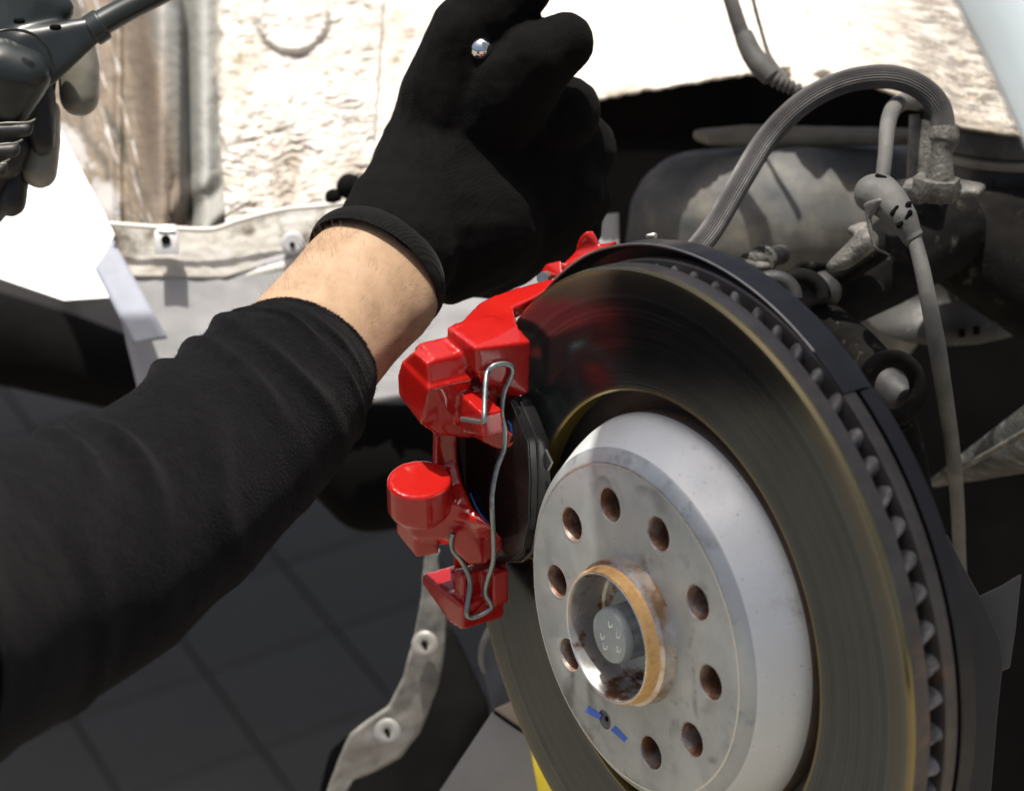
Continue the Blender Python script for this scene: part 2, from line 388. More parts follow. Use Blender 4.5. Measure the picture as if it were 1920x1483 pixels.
cyl('rivet_hole', P(548, 459, 1.4075), P(548, 459, 1.42), .0016, dark, fl, seg=12)
for px, py, r in ((655, 350, 26), (625, 370, 18), (680, 385, 22)):
    fused('rubber_plug', chain((px, py, 1.42, r)), .002, dark, car, 2)
# bent grey bracket left of the sill
brk = M('grey_bracket', [(.26, .28, .33), (.36, .38, .44)], 30, rough=(.6, .75), metal=0, spec=.25, bump=(90, .25, .001))
patch('bent_bracket', [(178, 505), (213, 452)], [(250, 645), (313, 634)], 6, 24, lambda x, y: 1.40 - .0002 * (y - 590) * (1 if y < 590 else -.4), brk, car, .003)
bpy.data.objects['bent_bracket'].data
# black sheet painting the shade behind the torn lip, dusty tank and floor pan above the shop floor
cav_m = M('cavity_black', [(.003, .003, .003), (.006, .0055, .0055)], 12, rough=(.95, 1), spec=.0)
patch('cavity_shade', [(960, 120), (2100, 120)], [(1050, 1700), (2100, 1700)], 10, 10, lambda x, y: 1.85, cav_m, car)
pan = mk('floor_pan', [cw(v) for v in [(-3.2, -.10, -1.75), (2.5, -.10, -1.75), (2.5, .85, -3.6), (-3.2, .85, -3.6)]] , [(0, 1, 2, 3)], cav_m, car)
pan.data.vertices
hgt = P(300, 650, 1.62).z
fv = [Vector((-3.2, P(0, 700, 1.95).y, hgt)), Vector((2.4, P(0, 700, 1.95).y, hgt)), Vector((2.4, P(0, 700, 1.95).y + 1.9, hgt)), Vector((-3.2, P(0, 700, 1.95).y + 1.9, hgt))]
bpy.data.objects.remove(pan)
fv = [Vector((v.x * 1.8 if v.x < 0 else v.x, v.y, v.z)) for v in fv]
poly('floor_pan', fv, .06, cav_m, car, 0, direction=Vector((0, 0, 1)))  # unseen pan, drawn out wide to keep the floor in shade
tank_m = M('dusty_tank', [(.06, .065, .070), (.105, .105, .10), (.20, .185, .15)], 30, detail=9, rough=(.6, .85), bump=(180, .3, .001), contrast=(.34, .72))
tank = fused('dusty_tank', ball_hull((1310, 415, 1.475, 135), (1700, 420, 1.485, 150), (1480, 420, 1.45, 148), (1205, 520, 1.48, 40), (1500, 700, 1.54, 150)), .004, tank_m, car, 6)
tank['label'] = 'grey dusty rounded housing'
lipm = M('dusty_flange', [(.20, .18, .14), (.33, .30, .24)], 40, detail=8, rough=(.7, .9), bump=(300, .4, .0008))
fused('mounting_tab', ball_hull((1310, 254, 1.452, 12), (1330, 262, 1.445, 11), (1400, 244, 1.452, 10), (1700, 250, 1.452, 10), (1700, 264, 1.446, 10), (1400, 266, 1.446, 11)), .0014, lipm, car, 3)
# pale fender edge close to the lens, unseen part shaped to shade the disc
fend_m = M('pale_blue_paint', [(.74, .85, .87), (.77, .88, .90)], 2, rough=(.12, .16), coat=1)
fend = patch('fender', [(759, -1386), (1017, -1156), (1305, -811), (1535, -466), (1700, -200), (1787, -10), (1850, 110), (1925, 275), (2010, 520)], [(759, -3170), (1800, -3240), (3000, -3200), (4200, -2400), (4700, -1400), (4800, -200), (4800, 520)], 60, 16, lambda x, y: .80 + .05 * (max(0, -y) / 3200) ** 2, fend_m, car, .0)
mod(fend, t='SOLIDIFY', thickness=.006, offset=0); bake(fend); fend['label'] = 'pale blue white painted fender edge, unseen rest shaped to shade the disc'
# white sheet standing in for sunlit ground and black rocker behind the arm
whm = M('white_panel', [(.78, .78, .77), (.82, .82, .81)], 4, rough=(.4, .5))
wp = patch('sunlit_ground_sheet', [(-60, 170), (60, 170), (108, 236)], [(-60, 505), (120, 563), (228, 556)], 8, 10, lambda x, y: 1.62 + (560 - y) * .0005, whm, car, .003)
bpy.data.objects.remove(wp)
wp = poly('sunlit_ground_sheet', [P(x, y, 1.44 + (560 - y) * .0002) for x, y in ((-80, 170), (75, 170), (214, 440), (180, 506), (226, 556), (120, 563), (0, 522), (-80, 490))], .003, whm, car, 0)
wp['label'] = 'white sheet standing in for sunlit ground behind the car'
fused('black_rocker', ball_hull((-60, 600, 1.66, 70), (120, 660, 1.66, 75), (240, 690, 1.66, 60), (330, 740, 1.66, 55), (560, 800, 1.66, 35), (-60, 660, 1.66, 50)), .004, dark, car, 4)
fused('rubber_pad', ball_hull((640, 850, 1.55, 95), (760, 850, 1.55, 95), (690, 915, 1.55, 85), (900, 880, 1.55, 95)), .004, dark, car, 4)
# ================================================================ BRAKE DISC
disc = empty('brake_disc', D(0, 0, -30), 'vented steel brake disc with stained grey hat and dark polished friction ring', 'brake disc')
def disc_coords(n, l, pol=True):
    tc = n.new('ShaderNodeTexCoord'); return tc
fric_m = M('friction_face', [(.040, .048, .052), (.064, .074, .079)], 14, rough=(.13, .22), metal=.85)
# turned grooves: rings about the disc axis
def ring_bump(m, freq, strength, dist, c=None):
    n = m.node_tree.nodes; l = m.node_tree.links; b = n['Principled BSDF']; tc = n.new('ShaderNodeTexCoord')
    c0 = D(0, 0, 0)
    sub = n.new('ShaderNodeVectorMath'); sub.operation = 'SUBTRACT'; l.new(tc.outputs['Object'], sub.inputs[0]); sub.inputs[1].default_value = c0
    dt = n.new('ShaderNodeVectorMath'); dt.operation = 'DOT_PRODUCT'; l.new(sub.outputs[0], dt.inputs[0]); dt.inputs[1].default_value = WN
    sc_ = n.new('ShaderNodeVectorMath'); sc_.operation = 'SCALE'; sc_.inputs[0].default_value = WN; l.new(dt.outputs['Value'], sc_.inputs['Scale'])
    s2 = n.new('ShaderNodeVectorMath'); s2.operation = 'SUBTRACT'; l.new(sub.outputs[0], s2.inputs[0]); l.new(sc_.outputs[0], s2.inputs[1])
    ln = n.new('ShaderNodeVectorMath'); ln.operation = 'LENGTH'; l.new(s2.outputs[0], ln.inputs[0])
    t = n.new('ShaderNodeTexNoise'); t.noise_dimensions = '1D'; t.inputs['Scale'].default_value = freq; t.inputs['Detail'].default_value = 3
    l.new(ln.outputs['Value'], t.inputs['W'])
    bn = n.new('ShaderNodeBump'); bn.inputs['Strength'].default_value = strength; bn.inputs['Distance'].default_value = dist; l.new(t.outputs['Fac'], bn.inputs['Height'])
    old = b.inputs['Normal'].links
    if old: l.new(old[0].from_socket, bn.inputs['Normal'])
    l.new(bn.outputs[0], b.inputs['Normal'])
    return ln.outputs['Value'], t.outputs['Fac']
def radial_color(m, rad_socket, stops, r0, r1):
    """overlay colours at radii (metres): stops of (radius, colour, weight)"""
    n = m.node_tree.nodes; l = m.node_tree.links; b = n['Principled BSDF']
    mr = n.new('ShaderNodeMapRange'); mr.inputs[1].default_value = r0; mr.inputs[2].default_value = r1; l.new(rad_socket, mr.inputs[0])
    cr = n.new('ShaderNodeValToRGB'); e = cr.color_ramp.elements
    ca = n.new('ShaderNodeValToRGB'); ea = ca.color_ramp.elements
    for i, (r, c, wt) in enumerate(stops):
        p = (r - r0) / (r1 - r0)
        a = e[i] if i < 2 else e.new(p); a.position = p; a.color = (*c, 1)
        a = ea[i] if i < 2 else ea.new(p); a.position = p; a.color = (wt, wt, wt, 1)
    l.new(mr.outputs[0], cr.inputs[0]); l.new(mr.outputs[0], ca.inputs[0])
    old = b.inputs['Base Color'].links[0].from_socket
    mx = n.new('ShaderNodeMix'); mx.data_type = 'RGBA'; l.new(ca.outputs[0], mx.inputs[0]); l.new(old, mx.inputs[6]); l.new(cr.outputs[0], mx.inputs[7]); l.new(mx.outputs[2], b.inputs['Base Color'])
rs, _ = ring_bump(fric_m, 1500, .07, .0003)
def streaks(m, sock, freq, color, lo=.45, hi=.62, amt=.7):
    n = m.node_tree.nodes; l = m.node_tree.links; b = n['Principled BSDF']
    t = n.new('ShaderNodeTexNoise'); t.noise_dimensions = '1D'; t.inputs['Scale'].default_value = freq; t.inputs['Detail'].default_value = 4; l.new(sock, t.inputs['W'])
    r = n.new('ShaderNodeMapRange'); r.inputs[1].default_value = lo; r.inputs[2].default_value = hi; r.inputs[4].default_value = amt; l.new(t.outputs['Fac'], r.inputs[0])
    old = b.inputs['Base Color'].links[0].from_socket
    mx = n.new('ShaderNodeMix'); mx.data_type = 'RGBA'; l.new(r.outputs[0], mx.inputs[0]); l.new(old, mx.inputs[6]); mx.inputs[7].default_value = (*color, 1); l.new(mx.outputs[2], b.inputs['Base Color'])
streaks(fric_m, rs, 500, (.095, .105, .108), amt=.6); streaks(fric_m, rs, 3000, (.04, .044, .046), amt=.35)
radial_color(fric_m, rs, [(.1025, (.42, .30, .07), .9), (.1036, (.30, .24, .09), .6), (.106, (.2, .2, .2), 0), (.143, (.2, .2, .2), 0), (.151, (.13, .125, .10), .4), (.1545, (.16, .15, .12), .5), (.1575, (.32, .26, .11), .8)], .100, .160)
castm = M('cast_rim', [(.085, .078, .072), (.14, .128, .118)], 60, rough=(.45, .65), metal=.5, bump=(300, .3, .0006))
over(castm, noise_mask(30, .58, .7, seed=3), (.20, .13, .09))
RO = 157.5
fp = lathe('friction_plate', [(104, -29.5), (102.6, -28.5), (102.6, -20), (103.6, -19), (110, -19), (150, -19), (156.2, -19), (RO, -20.4), (RO, -28.8), (156.8, -29.5)], fric_m, disc, 240)
fp['label'] = 'outer polished friction plate'
rim = lathe('plate_rim', [(157.52, -21.4), (157.7, -22.5), (157.7, -28), (157.5, -28.9)], castm, disc, 240)
lathe('friction_plate', [(104, -37.5), (157, -37.5), (RO + .2, -38.1), (RO + .2, -43.4), (156.8, -44), (90, -44), (90, -37.5), (104, -37.5)], castm, disc, 240)
vane_m = M('cast_vane', [(.10, .10, .095), (.34, .34, .33)], 170, rough=(.5, .75), metal=.15, bump=(400, .6, .001))
def box_disc(a, w_, r0, r1, h0, h1, skew=0, n=5):
    vs = []; 
    for k in range(n):
        r = r0 + (r1 - r0) * k / (n - 1); da = math.degrees(w_ * (1 if k < n - 1 else .7) / r / 2); aa = a + skew * (k / (n - 1)) ** 2
        for s, h in ((-1, h0), (1, h0), (1, h1), (-1, h1)): vs.append(D(aa + s * da, r, h))
    fs = [(0, 1, 2, 3), tuple(4 * (n - 1) + q for q in range(4))]
    for k in range(n - 1):
        for q in range(4): fs.append((4 * k + q, 4 * k + (q + 1) % 4, 4 * k + 4 + (q + 1) % 4, 4 * k + 4 + q))
    return vs, fs
NV = 68
for i in range(NV):
    a = 360 * i / NV + random.uniform(-.5, .5); vs = []; fs = []; lean = random.uniform(.6, 1.6); NR = 12; steps = 6
    for q in range(steps):
        f = q / (steps - 1); h = -29.2 - 8.6 * f                      # from the outer plate to the inner plate
        rr = 152.6 + 3.2 * f ** .7 + random.uniform(-.5, .5); wd_ = 2.2 + 3.2 * abs(f - .32) ** .9 + random.uniform(-.25, .35)
        for k in range(NR):
            t = 2 * math.pi * k / NR
            vs.append(D(a + lean * (f - .5) * 2 + math.degrees(math.sin(t) * wd_ / 155), rr - 9 + 9 * math.cos(t) + random.uniform(-.15, .15), h))
    for q in range(steps - 1):
        for k in range(NR): fs.append((q * NR + k, q * NR + (k + 1) % NR, (q + 1) * NR + (k + 1) % NR, (q + 1) * NR + k))
    mk('vane', vs, fs, vane_m, disc)
lathe('vent_floor', [(134, -38), (133, -33), (134, -29.2)], dark, disc, 96)
# hat: flange with holes, cylinder wall
hat_m = M('hat_face_metal', [(.34, .38, .385), (.43, .47, .475), (.52, .555, .56)], 32, detail=7, rough=(.34, .50), metal=.35, bump=(500, .12, .0004), bump2=(40, .15, .002), contrast=(.32, .7))
over(hat_m, noise_mask(34, .60, .68, (1, 1, 1), seed=6, detail=9), (.22, .225, .22))
over(hat_m, noise_mask(22, .58, .60, (1, 1, 1), seed=16, detail=2), (.42, .45, .46))
def line_mask(scale, c, w_, seed=0, gate=None):
    def f(n, l, tc):
        mp = n.new('ShaderNodeMapping'); mp.inputs['Location'].default_value = (seed, seed * .7, 0); l.new(tc.outputs['Object'], mp.inputs[0])
        t = n.new('ShaderNodeTexNoise'); t.inputs['Scale'].default_value = scale; t.inputs['Detail'].default_value = 2.5; t.inputs['Roughness'].default_value = .5; l.new(mp.outputs[0], t.inputs['Vector'])
        cr = n.new('ShaderNodeValToRGB'); e = cr.color_ramp.elements; e[0].position = c - w_; e[0].color = (0, 0, 0, 1); e[1].position = c; e[1].color = (1, 1, 1, 1)
        x = e.new(c + w_ * .3); x.color = (0, 0, 0, 1); l.new(t.outputs['Fac'], cr.inputs[0])
        g_ = noise_mask(45, .46, .6, seed=seed + 3)(n, l, tc); q = n.new('ShaderNodeMath'); q.operation = 'MULTIPLY'; l.new(cr.outputs[0], q.inputs[0]); l.new(g_, q.inputs[1]); return q.outputs[0]
    return f
over(hat_m, line_mask(17, .50, .06, 4), (.28, .30, .30))
over(hat_m, line_mask(13, .60, .05, 9), (.18, .185, .185))
rs, _ = ring_bump(hat_m, 1400, .05, .0002)
wall_m = M('hat_wall_coating', [(.66, .70, .70), (.76, .80, .80)], 20, detail=8, rough=(.42, .6), metal=.25, bump=(350, .2, .0006))
over(wall_m, noise_mask(620, .64, .74, (1, 1, 1), seed=2, detail=4), (.24, .22, .20))
over(wall_m, noise_mask(25, .60, .75, (1, 1, 1), seed=8), (.30, .27, .25))
streaks_hat = None
rs2, _ = ring_bump(wall_m, 600, .05, .0002)
hat = lathe('hat', [(32, -8), (32.0, 0), (74.4, 0), (75.6, -.5), (80.0, -3.4), (80.9, -4.6), (82.6, -7.5), (85.4, -12), (88.4, -17), (90.8, -22), (91.8, -25), (92, -30), (90, -40), (82, -40), (80, -14), (78, -8), (32, -8)], hat_m, disc, 200)
hat.data.materials.append(wall_m); hat.data.materials.append(M('groove_brown', [(.09, .072, .06), (.16, .125, .10)], 60, rough=(.6, .8)))  # dark brown at the deep end of the hat
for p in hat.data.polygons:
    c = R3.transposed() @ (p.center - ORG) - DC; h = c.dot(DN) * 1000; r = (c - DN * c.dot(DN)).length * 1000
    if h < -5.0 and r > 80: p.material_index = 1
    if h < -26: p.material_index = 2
bm = bmesh.new(); bm.from_mesh(hat.data); bmesh.ops.remove_doubles(bm, verts=bm.verts, dist=1e-6); bmesh.ops.recalc_face_normals(bm, faces=bm.faces); bm.to_mesh(hat.data); bm.free()
A0 = -1.2
hole_a = [A0 - 36 * k for k in range(10)]
def cyl_at(name, a, r, h0, h1, rad, mat, parent, seg=32, cap=True, r2=None):
    c = (D(a, r, h0), D(a, r, h1)); return tube(name, [(c[0], rad), (c[1], rad if r2 is None else r2)], mat, parent, seg=seg, sub=1, cap=cap)
cut_hulls = []
bmc = bmesh.new()
for k, a in enumerate(hole_a):
    r = 4.6 if k == 6 else 7.7
    ring0 = []; ring1 = []
    c = DC + (DU * math.cos(math.radians(a)) + DV * math.sin(math.radians(a))) * .056
    for j in range(36):
        t = 2 * math.pi * j / 36; q = (DU * math.cos(t) + DV * math.sin(t)) * r * .001
        ring0.append(bmc.verts.new(cw(c + q + DN * .004))); ring1.append(bmc.verts.new(cw(c + q - DN * .014)))
    bmc.faces.new(ring0); bmc.faces.new(list(reversed(ring1)))
    for j in range(36): bmc.faces.new((ring0[j], ring1[j], ring1[(j + 1) % 36], ring0[(j + 1) % 36]))
bmesh.ops.recalc_face_normals(bmc, faces=bmc.faces)
cm = bpy.data.meshes.new('cut'); bmc.to_mesh(cm); bmc.free(); cut = bpy.data.objects.new('cut', cm); COL.objects.link(cut)
b_ = mod(hat, t='BOOLEAN', operation='DIFFERENCE', solver='EXACT', object=cut); bake(hat); bpy.data.objects.remove(cut); auto(hat, 24)
rusthole = M('rusty_hole_wall', [(.13, .05, .025), (.24, .13, .08), (.40, .36, .33)], 110, rough=(.35, .6), metal=.35, bump=(500, .5, .0008), contrast=(.3, .66))
def local_lathe(name, c_a, c_r, prof, mat, parent, seg=40, deg=35):
    """lathe about an axis parallel to the disc's, through (angle, radius)"""
    c = DC + (DU * math.cos(math.radians(c_a)) + DV * math.sin(math.radians(c_a))) * (c_r * .001); vs = []; fs = []; k = len(prof)
    for i in range(seg):
        t = 2 * math.pi * i / seg; q = DU * math.cos(t) + DV * math.sin(t)
        for r, h in prof: vs.append(cw(c + q * (r * .001) + DN * (h * .001)))
    for i in range(seg):
        for j in range(k - 1):
            p = i * k + j; q = ((i + 1) % seg) * k + j; fs.append((p, q, q + 1, p + 1))
    return auto(mk(name, vs, fs, mat, parent), deg)
chamf = M('bright_chamfer', [(.62, .64, .64), (.74, .75, .75)], 60, rough=(.2, .35), metal=.8)
for k, a in enumerate(hole_a):
    if k == 6: continue
    o = local_lathe('bolt_hole', a, 56, [(7.75, .12), (7.7, -.5), (7.35, -1.0), (7.3, -8), (7.6, -9)], rusthole, disc)
    local_lathe('chamfer_ring', a, 56, [(8.15, .08), (7.9, .14), (7.6, -.2)], chamf, o)
scr = local_lathe('retaining_screw', hole_a[6], 56, [(0, -1.2), (1.9, -1.2), (2.3, -.6), (4.3, -.4), (4.8, -.9), (4.8, -4)], M('dark_screw', [(.10, .10, .12), (.2, .2, .22)], 90, rough=(.4, .6), metal=.6), disc)
local_lathe('screw_socket', hole_a[6], 56, [(0, -1.15), (1.5, -1.15)], dark, scr, seg=6)
blue = M('blue_marker_paint', [(.035, .13, .62), (.06, .18, .70)], 60, rough=(.4, .5))
for pa, pb, w0 in (((1100, 1329), (1126, 1344), 6.5), ((1149, 1364), (1173, 1387), 6.0)):
    dx, dy = pb[0] - pa[0], pb[1] - pa[1]; L = math.hypot(dx, dy); nx_, ny_ = -dy / L * w0, dx / L * w0
    poly('paint_mark', [DP(pa[0] + nx_, pa[1] + ny_, .16), DP(pa[0] - nx_, pa[1] - ny_, .16), DP(pb[0] - nx_ * .7, pb[1] - ny_ * .8, .16), DP(pb[0] + nx_ * .6, pb[1] + ny_ * .9, .16)], .00014, blue, disc, 0, direction=-WN)
# ---------------------------------------------------------------- hub
hub = empty('wheel_hub', D(0, 0, 0), 'rusty raised hub ring with grey axle bolt in the middle of the brake disc', 'wheel hub')
hubd = M('hub_flange_rust', [(.03, .02, .015), (.12, .07, .04)], 80, rough=(.5, .7), metal=.4, bump=(300, .4, .001))
hb = lathe('hub_flange', [(20, -9), (70, -9), (72, -12), (72, -20), (20, -20)], hubd, hub, 96)
for k, a in enumerate(hole_a):
    if k == 6: continue
    prof = []
    for q in range(7): prof += [(6.4, -9.3 - q * 1.0), (5.7, -9.8 - q * 1.0)]
    t = local_lathe('bolt_thread', a, 56, [(7.2, -8.95)] + prof, rusthole if k % 2 else chamf, hub, deg=20)
    local_lathe('thread_bottom', a, 56, [(5.7, -16), (0, -16)], dark, hub)
ring_m = M('rusty_machined_ring', [(.40, .24, .12), (.66, .58, .50), (.78, .74, .70)], 60, detail=8, rough=(.22, .4), metal=.85, bump=(250, .35, .0006), contrast=(.34, .62))
over(ring_m, noise_mask(45, .55, .62, seed=2), (.45, .18, .03))
ringo_m = M('orange_rust_lip', [(.38, .17, .05), (.78, .50, .20), (.62, .34, .12)], 70, detail=8, rough=(.4, .65), metal=.35, bump=(350, .6, .001))
ringi_m = M('hub_bore_metal', [(.34, .33, .32), (.50, .49, .47)], 40, rough=(.22, .4), metal=.7, bump=(90, .1, .001))
over(ringi_m, noise_mask(60, .54, .62, seed=5), (.16, .08, .04))
lathe('flange_edge_line', [(74.2, .05), (74.6, .12), (75.1, -.1)], chamf, disc, 200)
lathe('hub_ring', [(33.6, -6), (33.5, .4), (33.2, 2.0), (32.8, 6.2), (31.2, 7.6)], ring_m, hub, 128)
lathe('rust_lip', [(31.2, 7.4), (30.6, 8.6), (30.4, 12.4), (30.0, 13.3), (29.2, 13.6)], ringo_m, hub, 128)
lathe('hub_bore', [(29.3, 13.6), (28.6, 13.4), (27.8, 12.0), (27.2, -4), (26, -5), (0, -5)], ringi_m, hub, 128)
lathe('lip_edge', [(29.5, 13.55), (29.2, 13.8), (28.9, 13.7), (28.6, 13.3)], chamf, hub, 128)
boltm = M('axle_bolt_zinc', [(.30, .36, .37), (.42, .47, .48)], 90, rough=(.4, .6), metal=.3, bump=(300, .2, .0005))
ab = lathe('axle_bolt', [(0, 12.4), (10.0, 12.4), (11.9, 11.6), (12.6, 9.8), (12.8, 8.0), (12.5, 7.6)], boltm, hub, 48)
vs = []; fs = []
for i in range(48):
    r = 12.5 if (i // 2) % 2 else 11.4
    vs += [D(i * 7.5, r, 9.6), D(i * 7.5, r, -4.5)]
for i in range(48): fs.append((2 * i, 2 * ((i + 1) % 48), 2 * ((i + 1) % 48) + 1, 2 * i + 1))
vs.append(D(0, 0, 9.5)); fs += [(2 * i, 2 * ((i + 1) % 48), 96) for i in range(48)]
auto(mk('splined_head', vs, fs, boltm, ab), 20)
lathe('bolt_washer', [(10, -3.6), (19, -3.6), (20, -4.6)], boltm, hub, 48)
markm = M('stamped_mark', [(.68, .74, .74), (.78, .82, .82)], 60, rough=(.3, .4), metal=.3)
for cx, cy in ((1145, 1171), (1160, 1191), (1130, 1193), (1135, 1212), (1161, 1217)):   # small raised u-shaped stampings
    q = [DP(cx + dx, cy + dy, 12.5) for dx, dy in ((-3.2, -6), (-3.2, 1), (-.5, 5), (2.8, 4), (3.2, -1))]
    tube('stamping', [(p, .00042) for p in q], markm, ab, seg=6, sub=3)
# ---------------------------------------------------------------- dust shield
shield = empty('dust_shield', D(0, 100, -56), 'black curved splash shield around the back of the brake disc', 'dust shield')
sh_m = M('shield_black', [(.011, .011, .012), (.020, .0195, .021)], 40, rough=(.42, .6), bump=(60, .15, .001))
vs = []; fs = []; a0, a1, sg = 40, -52, 120
for i in range(sg + 1):
    t = i / sg; a = a0 + (a1 - a0) * t; tap = min(1, (t / .12)) ** .6 if t < .12 else 1
    ro = 158 + 7.0 * tap - 7.5 * max(0, t - .3) / .7; fr = -52 + 15 * tap; prof = [(118, -51), (154, -51), (ro - 6, -50.5), (ro - 1.2, -49), (ro - .2, -47), (ro, fr), (ro + .9, fr), (ro + 1.1, -48), (ro, -52.5), (ro - 5, -54), (118, -54)]
    for r, h in prof: vs.append(D(a, r, h))
k = 11
for i in range(sg):
    for j in range(k): fs.append((i * k + j, i * k + (j + 1) % k, (i + 1) * k + (j + 1) % k, (i + 1) * k + j))
fs += [tuple(range(k)), tuple(range(sg * k, sg * k + k))]
auto(mk('shield_rim', vs, fs, sh_m, shield), 30)
lathe('shield_rim', [(118, -50.5), (154, -50.5), (157.4, -50), (158.0, -44.6), (158.9, -44.6), (159.2, -52), (118, -54), (118, -50.5)], sh_m, shield, 120, -52.5, -140)
lathe('back_plate', [(60, -55), (152, -55), (152, -57), (60, -57)], dark, shield, 90, 40, -200)
edgm = M('pale_steel_edge', [(.35, .33, .30), (.5, .48, .44)], 80, rough=(.3, .5), metal=.8)
tube('pale_edge', [(D(a, 165.9 - 7.5 * max(0, (40 - a) / 92 - .3) / .7, -37.2), .0005) for a in range(24, -48, -4)], edgm, shield, seg=8, sub=2)  # thin pale line along the shield's front lip
fused('rivet', ball_hull((1226, 443, 1.17, 8), (1214, 443, 1.17, 5)), .0008, edgm, shield, 1)
# ================================================================ BRAKE CALIPER
cal = empty('brake_caliper', DP(850, 860, 10), 'glossy red painted brake caliper clamped over the left side of the disc', 'brake caliper')
def H(*p): return [DP(*q) for q in p]
def up(lst, dy): return [(x, y + dy, h) for x, y, h in lst]
hulls = []
# upper finger block and the bridge over the disc
def T(x, y): return (x, y, 15 - (12.3 * (x - 892) / 43 + 16 * ((-(y - 653)) - .24 * (x - 892)) / 54.4))   # lies in the block's top plane
tA = [(836, 612, 17), (892, 653, 15)]
hulls.append(H(*tA, (838, 640, 17), (896, 701, 13), (972, 613, -14), (996, 640, -14), (993, 738, -14), (957, 750, -8), (868, 600, 6), (912, 636, 6), (924, 592, -8), (945, 640, -10), (905, 722, 8)))
b1 = [(868, 598, 6), (912, 636, 6), (972, 612, -14), (955, 600, -15), T(962, 576), T(936, 549), T(900, 566)]
b2 = [T(936, 549), T(962, 576), T(1004, 556), T(988, 533)]; b3 = [T(988, 533), T(1004, 556), T(1066, 524), T(1046, 519)]; b4 = [T(1046, 519), T(1066, 526), T(1120, 505), T(1110, 500)]
for s, dy in ((b1, 26), (b2, 24), (b3, 22), (b4, 22)): hulls.append(H(*(s + up(s, dy))))
# stepped upper housing: faces set square to the disc axis
def prism(pts, h0, h1): q = [DP(x, y, h0) for x, y in pts]; return q + [p - WN * ((h0 - h1) * .001) for p in q]
hulls.append(prism([(776, 652), (785, 643), (812, 672), (812, 729), (777, 701)], 31, -2))
hulls.append(prism([(759, 685), (752, 678), (745, 700), (745, 736), (752, 750), (790, 799), (804, 729)], 36, 12))
hulls.append(prism([(774, 658), (752, 678), (759, 685), (804, 729), (800, 680)], 35, 14))
hulls.append(H((790, 799, 35), (816, 816, 27), (860, 820, 14), (896, 824, 5), (804, 729, 35), (860, 735, 12), (895, 790, 4), (800, 700, 20), (862, 740, 8)))
hulls.append(prism([(800, 700), (866, 742), (866, 800), (800, 760)], 18, -2))
hulls.append(prism([(864, 740), (905, 777), (908, 822), (864, 812)], 18, 7))
hulls.append(H((895, 780, 10), (940, 790, 3), (964, 812, -2), (966, 830, -2), (954, 846, 0), (934, 845, 2), (900, 826, 9), (878, 816, 12)))
# upright that frames the window
q = [(812, 800, 857, 806, 16, 4), (811, 860, 857, 862, 16, 4), (816, 900, 866, 905, 18, 4), (828, 930, 886, 952, 20, 2), (850, 958, 920, 986, 18, 0), (880, 985, 944, 1012, 10, -4)]
for A, B in zip(q, q[1:]):
    pts = []
    for x0, y0, x1, y1, h0, h1 in (A, B): pts += [(x0, y0, h0), (x1, y1, h0 - 8), (x0 + 8, y0 - 4, h1 - 6), (x1, y1 + 2, h1 - 10), (x0 + 6, y0 + 16, h0 + 1)]
    hulls.append(H(*pts))
# lower piston housing with rounded lit top
cd = -(R3.transposed() @ (DP(786, 897, 40) - ORG)).z
c0 = Vector(((786 - 960) / F * cd, -(897 - 741.5) / F * cd, -cd))
def ring(scale, down):
    o_ = []
    for k in range(24):
        t = 2 * math.pi * k / 24; o_.append(cw(c0 + (Vector((-.0148, 0, .004)) * math.cos(t) + Vector((0, .0085, -.012)) * math.sin(t)) * scale + Vector((0, -.80, -.55)) * down))
    return o_
hulls.append(ring(.95, 0) + ring(1.0, .0015) + ring(1.0, .017) + ring(.85, .021))
hulls.append(ring(.92, .0012)[6:19] + H((836, 872, 14), (838, 880, 20), (836, 935, 20), (850, 955, 16), (815, 935, 26), (800, 872, 22)))
hulls.append(H((730, 940, 38), (744, 974, 38), (776, 938, 37), (776, 1009, 35), (822, 1012, 22), (850, 990, 14), (840, 935, 20), (800, 930, 28)))
hulls.append(H((744, 970, 36), (742, 998, 35), (782, 1047, 32), (824, 1038, 22), (822, 1000, 22), (776, 1000, 34), (790, 960, 20), (750, 960, 20)))
hulls.append(H((776, 938, 36), (776, 1009, 35), (822, 1012, 24), (838, 925, 24), (884, 962, 12), (912, 1010, 4), (870, 1010, 12), (830, 1024, 16)))
hulls.append(H((838, 915, 20), (800, 938, 30), (860, 960, 16), (900, 985, 6), (850, 1000, 16), (940, 1012, -4)))
# lower lug with clip seat
hulls.append(H((822, 990, 24), (868, 992, 17), (900, 980, 6), (940, 1006, -3), (945, 1028, -4), (922, 1043, 0), (912, 1058, 4), (884, 1062, 10), (858, 1044, 16), (848, 1020, 20)))
# bottom finger block, joined to the lug from behind
hulls.append(prism([(793, 1075), (867, 1136), (867, 1182), (842, 1168), (790, 1093)], 17, -7))
hulls.append(prism([(850, 1066), (868, 1078), (868, 1150), (850, 1140)], 14, -11))
hulls.append(prism([(890, 1062), (925, 1075), (925, 1140), (890, 1110)], 3, -6))
hulls.append(H((850, 1030, 4), (930, 1030, -8), (950, 1070, -12), (850, 1080, 2), (880, 1030, -14), (945, 1100, -13)))
cb = fused('caliper_body', hulls, .0009, red, cal, 7, .5)
cb['label'] = 'glossy red caliper casting'
